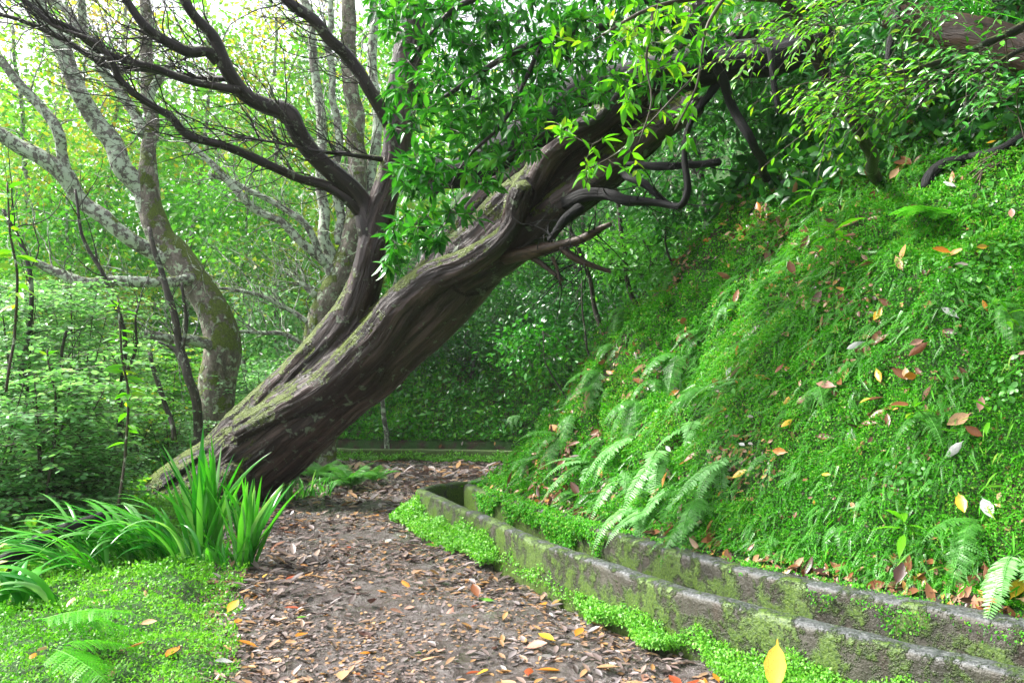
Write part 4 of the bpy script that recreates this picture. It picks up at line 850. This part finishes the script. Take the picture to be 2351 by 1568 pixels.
# ------------------------------------------------------------------ ferns
def frond(L, a0, a1, npin, wid, bip=True, mat='fern', seed=0, teeth=6):
    n = npin; u = np.linspace(0, 1, n + 1); ang = np.radians(a0 + (a1 - a0) * u)
    y = np.concatenate([[0], np.cumsum(np.cos(ang[:-1]))]) * L / n; z = np.concatenate([[0], np.cumsum(np.sin(ang[:-1]))]) * L / n
    x = .04 * L * np.sin(u * 2.5 + seed); c = np.stack([x, y, z], -1); mb = MB(); tube(mb, c, np.linspace(.004, .001, n + 1), 4, 0, 0, rnd=.9)
    t = norm(np.gradient(c, axis=0)); up = norm(np.cross(np.cross(t, [0, 0, 1.]) + 1e-6, t))
    side = norm(np.cross(t, up)); lb_ = MB()
    s0 = int(n * .12)
    for i in range(s0, n + 1):
        v = (i - s0) / (n - s0); w = wid * (math.sin(math.pi * min(1, (v * .85 + .15)) ** .8) ** .7 * (1 - v) ** .35 + .05) * (1 + .12 * rng.normal())
        for sg in (-1, 1):
            d = norm(side[i] * sg + t[i] * .35 - up[i] * .15 + rng.normal(size=3) * .05)
            if bip:
                place(lb_, T_PINNA, c[i:i + 1], d[None], up[i][None] + rng.normal(size=(1, 3)) * .2, np.array([w]), np.clip(.5 + .25 * rng.normal(size=1), 0, 1), 1.0)
            else:
                place(lb_, T_OVAL, c[i:i + 1], d[None], up[i][None] + rng.normal(size=(1, 3)) * .15, np.array([w]), np.clip(.5 + .25 * rng.normal(size=1), 0, 1), .55)
    for a, b in zip(lb_.v, range(len(lb_.v))): mb.v.append(a)
    off = mb.k; mb.f += [f + off for f in lb_.f]; mb.n += lb_.n; mb.r += lb_.r; mb.b += lb_.b; mb.k += lb_.k
    o = mb.build('frond', M[mat]); me = o.data; bpy.data.objects.remove(o); return me
FR = {'slim': [frond(.45, 25, -50, 26, .075, True, 'fern', 1), frond(.42, 45, -35, 26, .07, True, 'fern', 2), frond(.5, 10, -55, 30, .08, True, 'fern', 3)],
      'pale': [frond(.54, 22, -40, 32, .08, False, 'fern_pale', 1), frond(.48, 35, -35, 30, .075, False, 'fern_pale', 2), frond(.6, 5, -45, 34, .08, False, 'fern_pale', 3)],
      'bright': [frond(.6, 12, -22, 22, .15, True, 'fern_bright', 1, 7), frond(.65, 20, -18, 24, .16, True, 'fern_bright', 2, 7), frond(.55, 5, -30, 22, .14, True, 'fern_bright', 3, 7)],
      'tuft': [frond(.6, 65, -25, 28, .15, True, 'fern', 4, 8), frond(.55, 75, 0, 26, .14, True, 'fern', 5, 8), frond(.6, 50, -45, 28, .15, True, 'fern', 6, 8)]}
def fern(px, py, kind, n, sc_, label, az=None, spread=.5, group='ferns on the mossy bank', at=None, lift=.02):
    h = hit(px, py) if at is None else np.array(at); N = gn(h[0:1], h[1:2])[0]; t = thing('fern', h + N * lift, label, 'fern', group)
    dh = math.atan2(N[1], N[0]) if az is None else az
    for k in range(n):
        a = dh + spread * rng.normal() if spread < 3 else k * 2 * math.pi / n + rng.normal() * .3
        o = bpy.data.objects.new('frond', FR[kind][k % 3]); COL.objects.link(o); o.parent = t
        q = sc_ * (.8 + .35 * rng.random()); o.scale = (q, q, q)
        pitch = 0 if spread >= 3 else (-.62 if kind in ('slim', 'pale') else -.3) + .2 * rng.normal()
        o.rotation_euler = Matrix.Rotation(a - math.pi / 2, 3, 'Z').to_euler(); o.rotation_euler = (Matrix.Rotation(a - math.pi / 2, 3, 'Z') @ Matrix.Rotation(pitch, 3, 'X')).to_euler()
        o.location = (rng.normal() * .03, rng.normal() * .03, .01)
    return t
FERNS = [
 (2150, 500, 'bright', 3, 1.0, 'large bright lime green lacy fern high on the bank at right'),
 (1800, 640, 'slim', 2, .8, 'thin drooping fern frond in the dark hollow of the upper bank'), (1690, 700, 'slim', 3, .9, 'slender fern on the bank left of the dark hollow'),
 (1620, 770, 'slim', 3, .8, 'small fern in the middle of the bank above the leaf fall'), (1700, 880, 'pale', 2, 1.0, 'pale ladder shaped fern lying diagonally across the middle bank'),
 (1600, 980, 'pale', 3, 1.0, 'pale fern just below the middle of the bank beside a curled brown leaf'), (1470, 1010, 'pale', 3, 1.2, 'pale silvery fern with long fronds pointing down to the channel'),
 (1440, 1090, 'pale', 3, .9, 'pale fern just above the small orange leaf over the channel'), (1560, 1120, 'pale', 4, 1.1, 'pale fern cluster hanging over the channel wall'),
 (1600, 1200, 'slim', 4, .9, 'dark based fern drooping into the channel where the wall ledge begins'), (1510, 1180, 'pale', 3, .8, 'small pale fern touching the inner channel wall'),
 (1390, 900, 'slim', 4, 1.0, 'arching fern above the paler ferns on the left part of the bank'), (1320, 960, 'slim', 4, .9, 'green fern on the left part of the bank near its edge'),
 (1190, 960, 'pale', 5, 1.1, 'silvery fern sticking out at the left end of the bank'), (1270, 860, 'slim', 4, 1.0, 'fern on the bank edge beneath the green bush'),
 (1420, 800, 'slim', 4, .9, 'fresh fern on the upper left bank slope'), (1500, 700, 'slim', 5, .9, 'fern below the reddish soil patch on the upper bank'),
 (1230, 1060, 'slim', 4, .8, 'small fern low on the bank above the channel bend'), (1150, 1080, 'slim', 3, .7, 'tiny fern hanging at the channel bend'), (1330, 1130, 'slim', 4, .8, 'fern overhanging the hidden inner channel wall'),
 (1400, 1010, 'slim', 3, .9, 'narrow green fern between two pale ferns'), (1520, 880, 'slim', 3, .9, 'narrow fern on the bank above the pale ladder shaped fern'),
 (1560, 620, 'slim', 4, 1.0, 'fern beside the reddish soil patch high on the bank edge'), (1930, 1220, 'slim', 2, .6, 'short fern sprig low on the bank above the leafy ledge'),
 (2140, 960, 'slim', 2, .9, 'single upright fern frond beside the pale dead leaves'), (2330, 1290, 'pale', 4, .9, 'fern at the lower right edge above the wall end'),
 (2320, 720, 'slim', 3, .8, 'small fern at the right edge of the bank'), (1890, 900, 'slim', 2, .7, 'short fern hidden in the moss at the centre of the bank'), (1760, 1060, 'slim', 2, .7, 'thin fern frond in the moss right of the pale fern cluster')]
FERNS += [
 (1480, 1170, 'pale', 4, 1.2, 'long pale fern tips reaching down onto the front channel wall'), (1360, 1070, 'pale', 4, 1.1, 'pale feathery fern above the channel bend'),
 (1530, 1050, 'pale', 4, 1.2, 'pale fern directly above the fern cluster over the wall'), (1650, 1150, 'slim', 4, 1.1, 'green fern right of the cluster over the wall'),
 (1290, 1010, 'slim', 5, 1.1, 'green fern between the silvery fern and the orange folded leaf'), (1640, 900, 'slim', 4, 1.2, 'long green fern running down the middle of the bank'),
 (1470, 930, 'slim', 5, 1.2, 'feathery fern mass on the left half of the bank'), (1380, 860, 'slim', 5, 1.2, 'feathery fern near the bank edge under the small shrub'),
 (1560, 820, 'slim', 4, 1.2, 'drooping green fern in the upper left of the bank'), (1740, 790, 'slim', 3, 1.1, 'narrow drooping fern under the dark hollow'),
 (1450, 720, 'slim', 5, 1.2, 'feathery fern on the bank crest at left'), (1250, 940, 'pale', 4, 1.0, 'pale curled fern right of the silvery fern'),
 (1830, 700, 'slim', 3, 1.0, 'thin fern below the laurel seedlings'), (1680, 1060, 'pale', 3, 1.0, 'pale fern frond lying above the green fern right of the cluster'),
 (1590, 1240, 'slim', 4, .9, 'low fern hanging against the grey inner wall'), (2240, 1210, 'slim', 3, .9, 'fern sprig low at the right between the big leaves')]
for a in FERNS: fern(*a)
def gpos(px, Y): x = (px - CX) / F * Y; return (x, Y, gz(np.array([x]), np.array([Y]))[0])
for px, Y, n, sc_, lab in [(805, 11.4, 11, 1.05, 'bushy fern beside the path behind the foot of the leaning trunk'), (865, 12.2, 9, .8, 'small fern right of the bushy path side fern'), (745, 12.3, 9, 1.1, 'fern at the foot of the mossy many stemmed tree'),
                           (640, 12.6, 9, 1.2, 'feathery fern seen just above the leaning trunk'), (590, 13.8, 9, 1.3, 'feathery fern farther back behind the leaning trunk')]:
    fern(0, 0, 'tuft', n, sc_, lab, spread=3.2, group='ferns beyond the leaning trunk', at=gpos(px, Y))
for px, py, n, az, sc_, lab in [(90, 1500, 3, .1, 1.0, 'very bright green lacy fern in the bottom left corner'), (-20, 1430, 2, -.2, .9, 'bright fern frond reaching in at the lower left edge'), (130, 1580, 3, .9, .8, 'bright fern at the bottom edge left of the creeping plants')]:
    fern(px, py, 'bright', n, sc_ * .8, lab, az, .7, 'ferns on the left verge', lift=.16)
for i, (px, py, Y, s_) in enumerate([(1330, 600, 10.2, 1.3), (1400, 650, 9.8, 1.2), (1470, 560, 9.6, 1.3), (1260, 700, 10.8, 1.2), (1530, 530, 9.2, 1.1)]):
    lab = ['feathery fern hanging just below the orange dead branch', 'feathery fern under the tip of the dead branch', 'feathery fern below the curved black branch', 'fern in the shade close to the underside of the trunk', 'fern on the ridge right of the black branch'][i]
    h = hit(px, py); fern(0, 0, 'tuft', 8, s_, lab, math.radians(215), 1.1, 'ferns on the ridge', at=h, lift=.05)

# ------------------------------------------------------------------ strap leaved plants
def blade(mb, p0, az, L, w, a0, a1, hue, twist=0.0, n=12):
    u = np.linspace(0, 1, n); ang = a0 + (a1 - a0) * u ** 1.3; st = L / (n - 1)
    y = np.concatenate([[0], np.cumsum(np.cos(ang[:-1]))]) * st; z = np.concatenate([[0], np.cumsum(np.sin(ang[:-1]))]) * st
    d = np.array([math.cos(az), math.sin(az), 0]); sd = np.array([-math.sin(az + twist), math.cos(az + twist), 0])
    c = np.asarray(p0) + y[:, None] * d + np.c_[0 * z, 0 * z, z]; ww = w * .5 * np.minimum(1, (1 - u) * 3.2 + .02) ** .8 * (.65 + .35 * np.minimum(1, u * 4))
    nn = np.cross(sd, np.gradient(c, axis=0)); nn = norm(nn)
    V = np.stack([c - sd * ww[:, None] + nn * ww[:, None] * .35, c, c + sd * ww[:, None] + nn * ww[:, None] * .35], 1).reshape(-1, 3)
    i = np.arange(n - 1) * 3; f = np.concatenate([np.stack([i, i + 1, i + 4, i + 3], -1), np.stack([i + 1, i + 2, i + 5, i + 4], -1)]).ravel()
    mb.add(V, f, np.full(2 * (n - 1), 4), hue)
def strap(px, py, n, L, w, label, az0=None, azs=6.3, tilt=(75, 95), droop=(-40, 70), group='strap leaved plants by the path', mat='strap', name='strap_plant', at=None, rad=.08):
    h = hit(px, py) if at is None else np.array(at); t = thing(name, h, label, 'plant', group); mb = MB()
    for k in range(n):
        az = (rng.random() * azs) + (0 if az0 is None else az0 - azs / 2); a = rng.random() * 6.28; rr = rad * math.sqrt(rng.random())
        b0 = math.radians(tilt[0] + (tilt[1] - tilt[0]) * rng.random()); b1 = math.radians(droop[0] + (droop[1] - droop[0]) * rng.random())
        blade(mb, h + [rr * math.cos(a), rr * math.sin(a), -.02], az, L * (.55 + .5 * rng.random()), w * (.7 + .5 * rng.random()), b0, b1, float(np.clip(.5 + .3 * rng.normal(), 0, 1)), rng.normal() * .5)
    mb.build('leaves', M[mat], t.o if hasattr(t, 'o') else t); return t
strap(560, 1300, 44, .8, .042, 'upright strap leaved plant at the path edge in front of the trunk foot', tilt=(65, 92), droop=(30, 85))
strap(470, 1290, 40, 1.15, .046, 'tallest strap leaved plant with broad upright blades before the trunk', tilt=(70, 95), droop=(25, 85), rad=.12)
strap(400, 1290, 55, .85, .036, 'arching strap leaved plant spilling left in the middle of the clump', math.radians(190), 2.6, (45, 85), (-60, 10), rad=.2)
strap(310, 1290, 50, .9, .036, 'strap leaved plant with silvery drooping blades farther left', math.radians(195), 2.4, (40, 80), (-60, 0), rad=.15)
strap(210, 1310, 44, .85, .034, 'low arching strap leaved plant near the dark log', math.radians(190), 2.6, (30, 75), (-60, 0), rad=.15)
strap(130, 1400, 9, .62, .075, 'broad bladed strap plant with one pale blade bent over at the left', math.radians(180), 2.4, (55, 88), (-80, -20))
strap(40, 1400, 7, .6, .06, 'broad arching strap leaves at the left edge below the dark log', math.radians(160), 3.0, (35, 70), (-50, 10))
strap(520, 1300, 30, .4, .03, 'short strap leaved plant tucked behind the upright blades', rad=.2, tilt=(50, 90), droop=(-10, 80))
for px, Y, lab in [(640, 10.2, 'grassy tuft on the path edge right of the trunk foot'), (685, 10.5, 'grassy tuft between the trunk foot and the bushy fern'), (730, 10.7, 'grassy tuft in front of the mossy many stemmed tree')]:
    strap(0, 0, 34, .42, .02, lab, tilt=(60, 95), droop=(-10, 80), at=gpos(px, Y), rad=.2, group='grass tufts behind the trunk foot', name='grass_tuft')
strap(0, 0, 26, 1.1, .011, 'thin arching grass blades hanging over the brown log at top right', math.radians(200), 2.6, (20, 70), (-70, -20), at=P(2260, 20, 4.3), group=None, name='hanging_grass', mat='strap')
strap(0, 0, 16, .9, .010, 'thin grass blades crossing before the brown log at the right corner', math.radians(20), 3.0, (10, 60), (-60, -10), at=P(2130, 40, 4.4), group=None, name='hanging_grass', mat='strap')

# ------------------------------------------------------------------ seedlings, slender saplings, roots and logs
def seedling(px, py, L, n, sz, label, mat='laurel_bright', tip=None, group='broad leaved seedlings on the bank', T=T_LONG, at=None, name='seedling', cat='plant', W=None):
    h = hit(px, py) if at is None else np.array(at); t = thing(name, h, label, cat, group)
    tp = h + (np.array([-.1, -.1, L]) if tip is None else np.array(tip)); mb = MB(); c = catmull([h - [0, 0, .03], (h + tp) / 2 + [.02, 0, .01], tp], .03); tube(mb, c, np.linspace(.006, .003, len(c)), 6, .1, 0, rnd=.5); mb.build('stem', M['green_stem'], t)
    lbm = MB(); m = n; k = np.arange(m); a = k * 2.4 + rng.random() * 6; el = np.linspace(-.15, .8, m)
    D = np.c_[np.cos(a) * np.cos(el), np.sin(a) * np.cos(el), np.sin(el)]; Pn = tp - np.c_[0 * a, 0 * a, np.linspace(.06, 0, m)]
    place(lbm, T, Pn, D, np.tile([0, 0, 1.], (m, 1)) + rng.normal(size=(m, 3)) * .1, sz * (.7 + .4 * rng.random(m)), np.clip(.4 + .25 * rng.normal(size=m), 0, 1), W); lbm.build('leaves', M[mat], t); return t
seedling(1880, 560, .38, 9, .2, 'upper laurel seedling on the bank with long drooping pale green leaves', tip=(-.08, -.1, .42), W=1.25)
seedling(1910, 660, .3, 8, .19, 'lower laurel seedling on the bank with long leaves and a thin red stem', tip=(.0, -.08, .4), W=1.25)
seedling(1660, 480, .3, 7, .15, 'seedling with narrow upright leaves at the left edge of the bank')
seedling(1640, 390, .3, 7, .15, 'tall narrow leaved seedling below the curved black branch')
seedling(2330, 780, .15, 6, .12, 'seedling with pale leaves at the right edge of the bank')
seedling(1690, 740, .08, 5, .06, 'tiny two leaved seedling in the moss of the upper bank', T=T_ROUND)
seedling(2120, 980, .1, 7, .14, 'weed with strap like leaves beside the pale dead leaves on the bank')
seedling(2290, 1000, .1, 6, .12, 'weed with long leaves near the right edge of the bank')
seedling(2100, 1250, .12, 6, .16, 'long leaved weed arching low on the right of the bank')
def slender(px, py, Y, top, label, sz=.13, seed=0):
    h = P(px, py, Y); t = Tree('slender_sapling', h, label, 'sapling', 'slender saplings at left')
    t.limb('stem', [(px - 6, py, Y, 3.5), (px + 8, (py + top) / 2, Y, 3), (px + 2, top, Y, 2)], 'stem', 7, .1, .05, .05)
    c = t.nodes[0]; lbm = MB(); m = 44; u = .25 + .75 * rng.random(m) ** .6; i = (u * (len(c) - 1)).astype(int); a = np.arange(m) * 2.4
    D = np.c_[np.cos(a), np.sin(a), -.1 + .9 * (u - .6) + .2 * rng.normal(size=m)]; place(lbm, T_LAUREL, c[i], D, np.tile([0, -.4, 1.], (m, 1)) + rng.normal(size=(m, 3)) * .5, sz * (.6 + .6 * rng.random(m)), np.clip(.5 + .3 * rng.normal(size=m), 0, 1)); lbm.build('leaves', M['laurel_bright'], t.o)
slender(276, 1180, 6.3, 690, 'slender brown stemmed sapling with bright long leaves in front of the left shrubs', .14)
slender(20, 900, 6.0, 420, 'bright leaved sapling at the left edge beside the pale lichen limb', .15)
slender(110, 1150, 6.8, 800, 'reddish stemmed sapling low among the left shrubs', .1)
rt = Tree('exposed_root', hit(2300, 370), 'dark exposed root with stringy root hairs on the bank at right', 'root')
def onb(px, py, r, off=.05):
    h = hit(px, py); return [h[0], h[1] - off * .5, h[2] + off, r]
def bankpipe(t, L, mat, name, sides=9, off=.05):
    c = catmull([onb(a, b, r, off) for a, b, r in L], .05); mb = MB(); tube(mb, c[:, :3], np.maximum(c[:, 3], .002), sides, .3, len(L)); mb.build(name, M[mat], t.o)
bankpipe(rt, [(2360, 325, .03), (2290, 365, .03), (2220, 385, .035), (2160, 405, .04), (2130, 430, .045), (2118, 455, .03)], 'char', 'root')
for k in range(7): bankpipe(rt, [(2350 - 6 * k, 330 + 9 * k, .008), (2280 - 5 * k, 372 + 8 * k, .008), (2200 + 9 * k, 400 + 10 * k, .006)], 'dead_wood', 'root_hair', 5, .04)
lg = Tree('brown_log', P(2200, 80, 5.2), 'rotting orange brown log lying across the top right corner of the bank', 'log')
L = [(2040, 30, 5.6, 34), (2120, 55, 5.5, 38), (2230, 85, 5.3, 40), (2351, 120, 5.1, 42), (2480, 170, 4.9, 44)]
M['orange_wood'] = bark_mat('rotting_orange_wood', (.008, .004, .003), (.035, .016, .007), (.1, .045, .015), .1, (.1, .14, .01), 0, fscale=12)
lg.limb('log_body', L, 'orange_wood', 14, .3, .03)
l2 = Tree('dark_log', P(60, 1260, 5.6), 'dark wet log poking out under the strap leaves at the lower left', 'log')
l2.limb('log_body', [(-60, 1330, 5.5, 22), (10, 1290, 5.55, 21), (110, 1235, 5.7, 18), (230, 1190, 6.0, 15)], 'char', 12, .25, .02)
for px, py, pts, lab in [(2050, 100, [(2060, 20, 5.2, 8), (2045, 100, 5.1, 8), (2030, 200, 5, 6), (2010, 260, 5, 4)], 'thin dark hanging stem left of the brown log'),
                         (1780, 200, [(1765, 100, 6.2, 8), (1775, 180, 6.2, 8), (1790, 260, 6.2, 7)], 'short black dead stem standing under the charred log')]:
    t = Tree('dead_stem', P(*pts[0][:3]), lab, 'dead stem'); t.limb('stem_body', pts, 'char', 9, .3, .02)

# leafy round leaved creepers at the right edge of the bank
def creeper(cx, cy, rx, ry, n, sz, label):
    t = thing('creeper', hit(cx, cy), label, 'creeper', 'round leaved creepers on the bank'); pts = []
    for _ in range(n):
        a = rng.random() * 6.28; r = math.sqrt(rng.random()); pts.append(hit(cx + rx * r * math.cos(a), cy + ry * r * math.sin(a)))
    pts = np.array(pts); N = gn(pts[:, 0], pts[:, 1]); D = norm(rng.normal(size=(n, 3)) + [-.5, -.3, -.8]); mb = MB()
    place(mb, T_ROUND, pts + N * (.04 + .05 * rng.random((n, 1))), D, N + rng.normal(size=(n, 3)) * .3, sz * (.6 + .6 * rng.random(n)), np.clip(.4 + .3 * rng.normal(size=n), 0, 1)); mb.build('leaves', M['fern'], t)
creeper(2280, 560, 70, 130, 130, .045, 'round leaved creeper trailing down the right edge of the bank')
creeper(2190, 640, 60, 60, 50, .04, 'patch of round leaved creeper around the bare hollow at right')
creeper(2310, 900, 45, 60, 40, .04, 'small round leaved creeper patch low on the right edge')
creeper(2100, 1120, 60, 60, 40, .035, 'round leaved creeper mixed with pale litter on the lower bank')

# ------------------------------------------------------------------ fallen leaves, one by one
def leaf_mesh(T, col):
    mb = MB(); tv, tl, ts = T; mb.add(tv * np.array([1.25, 1, 1]), tl, ts, .5); o = mb.build('fallen_leaf', M['dead_' + col]); me = o.data; bpy.data.objects.remove(o); return me
LM = {}
def drop_leaf(p, D, N, size, col, label, group, T=0):
    key = (T, col)
    if key not in LM: LM[key] = leaf_mesh((T_DEAD, T_DEAD2)[T], col)
    o = bpy.data.objects.new('fallen_leaf', LM[key]); COL.objects.link(o)
    D = norm(np.array(D)); N = np.array(N, float); X = norm(np.cross(D, N)); Z = np.cross(X, D)
    m = Matrix(((X[0], D[0], Z[0], p[0]), (X[1], D[1], Z[1], p[1]), (X[2], D[2], Z[2], p[2]), (0, 0, 0, 1)))
    o.matrix_world = m @ Matrix.Scale(size, 4); tag(o, label, 'leaf', group); return o
SPEC = [(1770, 1500, 'yellow', .2, 'large clean yellow leaf standing upright against the outer face of the channel wall'),
 (1280, 1205, 'orange', .16, 'orange leaf resting across the fern tips above the channel'), (1875, 785, 'yellow', .15, 'pale yellow leaf tilted in the moss at the middle of the bank'),
 (1835, 975, 'yellow', .12, 'bright yellow folded leaf in the moss right of the pale ferns'), (2145, 810, 'brown', .16, 'large brown leaf standing on the mossy bank at right'),
 (2000, 800, 'pale grey', .15, 'pale grey upturned leaf shining on the mossy bank'), (1965, 1000, 'pale grey', .17, 'big pale grey leaf at the left of the litter patch on the bank'),
 (2215, 1030, 'pale grey', .15, 'pale silvery leaf at the right of the litter patch on the bank'), (2205, 1165, 'yellow', .15, 'yellow and cream leaf low on the right of the bank'),
 (2260, 1170, 'pale grey', .16, 'grey leaf touching the yellow and cream leaf low on the bank'), (2270, 1310, 'brown', .24, 'largest red brown leaf curled at the lower right of the bank'),
 (2070, 400, 'tan', .16, 'tan leaf hanging in the moss high on the bank'), (2170, 300, 'tan', .17, 'long tan leaf near the top of the bank at right'),
 (2040, 730, 'yellow', .13, 'small cream yellow leaf lying in the moss above the grey leaf'), (1385, 1003, 'pinkish brown', .12, 'pinkish leaf caught on the pale fern fronds'),
 (1258, 1018, 'orange', .12, 'folded orange leaf low on the left part of the bank'), (2025, 870, 'yellow', .14, 'yellow leaf with dark tip beside the litter patch'),
 (2120, 875, 'orange', .13, 'narrow orange leaf upright above the litter patch'), (2235, 965, 'tan', .18, 'tan leaf with red veins near the right side of the bank'),
 (520, 1418, 'yellow', .17, 'broad yellow leaf at the left border of the path beside the creeping plants'), (555, 1432, 'orange', .13, 'orange spotted leaf overlapping the broad yellow leaf'),
 (410, 1497, 'orange', .16, 'single orange leaf lying on the creeping plants at lower left'), (960, 1508, 'green', .15, 'pale green dead leaf lying in the middle of the muddy path'),
 (1275, 1487, 'yellow', .15, 'yellow leaf on the path beside the wall foot near the front'), (1320, 1475, 'orange', .14, 'orange yellow leaf just right of the yellow leaf near the wall foot'),
 (1240, 1395, 'orange', .15, 'orange leaf under the wall foot plants'), (600, 1335, 'dark brown', .12, 'curled blackish leaf at the end of the strap leaved clump'),
 (790, 1550, 'tan', .17, 'tan leaf at the bottom edge of the path'), (1425, 1545, 'tan', .16, 'tan leaf at the bottom edge close to the channel wall'),
 (2150, 30, 'orange', .0, '')]
for px, py, col, sz, lab in SPEC:
    if sz == 0: continue
    if px == 1770:
        k = P(1785, 1466, 3.32); s0 = gs(k[0:1], k[1:2])[0]
        drop_leaf(k, (-.12, -.25, -1), (-.6, -.8, .1), .2, col, lab, None, 0); continue
    h = hit(px, py); N = gn(h[0:1], h[1:2])[0]; v = norm(np.array([-h[0], -h[1], EYE - h[2]])); bank = gs(h[0:1], h[1:2])[0] < 0
    N2 = norm(N * (.6 if bank else 1) + v * (.8 if bank else .1) + rng.normal(size=3) * .15)
    D = norm(np.cross(N2, rng.normal(size=3))); 
    if bank: D = norm(D * .6 + np.array([-.5, -.2, -.7]))
    drop_leaf(h + N * (.06 if bank else .03), D, N2, sz * .8, col, lab, None, int(rng.integers(2)))
def scatter_leaves(n, cond, ymin, ymax, place_name, group, weights, smin, smax, lift, bank):
    p = sample_ground(n, cond, ymin, ymax); x, y = p[:, 0], p[:, 1]; N = gn(x, y, .06); z = gz(x, y)
    cols = list(weights); w_ = np.array([weights[c] for c in cols]); w_ = w_ / w_.sum()
    for i in range(n):
        c = cols[rng.choice(len(cols), p=w_)]; v = norm(np.array([-x[i], -y[i], EYE - z[i]]))
        N2 = norm(N[i] + (v * .5 if bank else 0) + rng.normal(size=3) * (.35 if bank else .16)); D = norm(np.cross(N2, rng.normal(size=3)))
        small = rng.random() < .5; sz = (smin + (smax - smin) * (rng.random() * .45 + (0 if small else .55)))
        art = 'small' if small else 'large'
        TT = int(rng.integers(2)); sv = float(gs(x[i:i+1], y[i:i+1])[0]); frac = x[i] / y[i]
        if group == 'leaves on the path': w1 = 'beside the wall' if sv < .6 else ('near the left border' if sv > 1.5 else 'along the middle'); w2 = 'in the foreground' if y[i] < 3.7 else ('halfway along' if y[i] < 5.5 else 'far along')
        elif bank: w1 = 'at the left' if frac < .2 else ('at the right' if frac > .46 else 'at the centre'); w2 = 'high up' if z[i] > 2.1 else ('low down' if z[i] < 1.1 else 'half way up')
        else: w1 = 'at its left part' if frac < .45 else 'at its right part'; w2 = ''
        shape = 'cupped' if TT == 0 else 'arched'
        drop_leaf(np.array([x[i], y[i], z[i]]) + N[i] * lift * (.5 + rng.random()), D, N2, sz, c, ' '.join(f'{art} {shape} {c} leaf {place_name} {w1} {w2}'.split()), f'{art} {shape} {c} {group} {w1} {w2}'.strip(), TT)
wts = {'yellow': 2, 'orange': 3, 'brown': 3, 'tan': 3, 'pinkish brown': 3, 'pale grey': 1.2, 'dark brown': 2, 'green': .5}
scatter_leaves(150, lambda x, y, s: (s > .12) & (s < PW + .05) & (np.abs(x) < .66 * y), 3.65, 9, 'on the muddy path', 'leaves on the path', {'yellow': 2.4, 'orange': 3, 'brown': 2.5, 'tan': 3.5, 'pinkish brown': 4, 'pale grey': 1, 'dark brown': 2, 'red brown': 1.5, 'green': .5}, .06, .145, .014, False)
scatter_leaves(40, lambda x, y, s: (s < -.6) & (s > -.78) & (y < 5) & (np.abs(x) < .66 * y), 2.8, 5.2, 'on the inner wall ledge', 'leaves on the wall ledge', wts, .07, .14, .03, False)
scatter_leaves(66, lambda x, y, s: (s < -.85) & (np.abs(x) < .66 * y) & (gz(x, y) < 3.3), 3, 9, 'in the bank moss', 'leaves on the bank', {'yellow': 2, 'orange': 2.5, 'brown': 2.5, 'tan': 2, 'pinkish brown': 1.5, 'pale grey': .8}, .06, .13, .07, True)
scatter_leaves(12, lambda x, y, s: (s > PW + .25) & (s < PW + 1.5) & (y < 6) & (np.abs(x) < .66 * y), 3.6, 6, 'on the left verge plants', 'leaves on the verge', {'orange': 2, 'tan': 2}, .05, .1, .06, False)

# ------------------------------------------------------------------ misty air
def haze():
    mb = MB(); x0, x1, y0, y1, z0, z1 = -130, 60, -20, 150, -14, 40
    Vv = [(x, y, z) for z in (z0, z1) for y in (y0, y1) for x in (x0, x1)]
    mb.add(Vv, [0, 2, 3, 1, 4, 5, 7, 6, 0, 1, 5, 4, 2, 6, 7, 3, 0, 4, 6, 2, 1, 3, 7, 5], [4] * 6)
    t = NT('misty_air'); v = t.n('VolumePrincipled'); v.inputs['Color'].default_value = (.93, .96, .97, 1); v.inputs['Density'].default_value = .0006; t.l(v.outputs[0], t.out.inputs['Volume'])
    o = mb.build('haze', t.m, smooth=False); tag(o, kind='stuff')
haze()
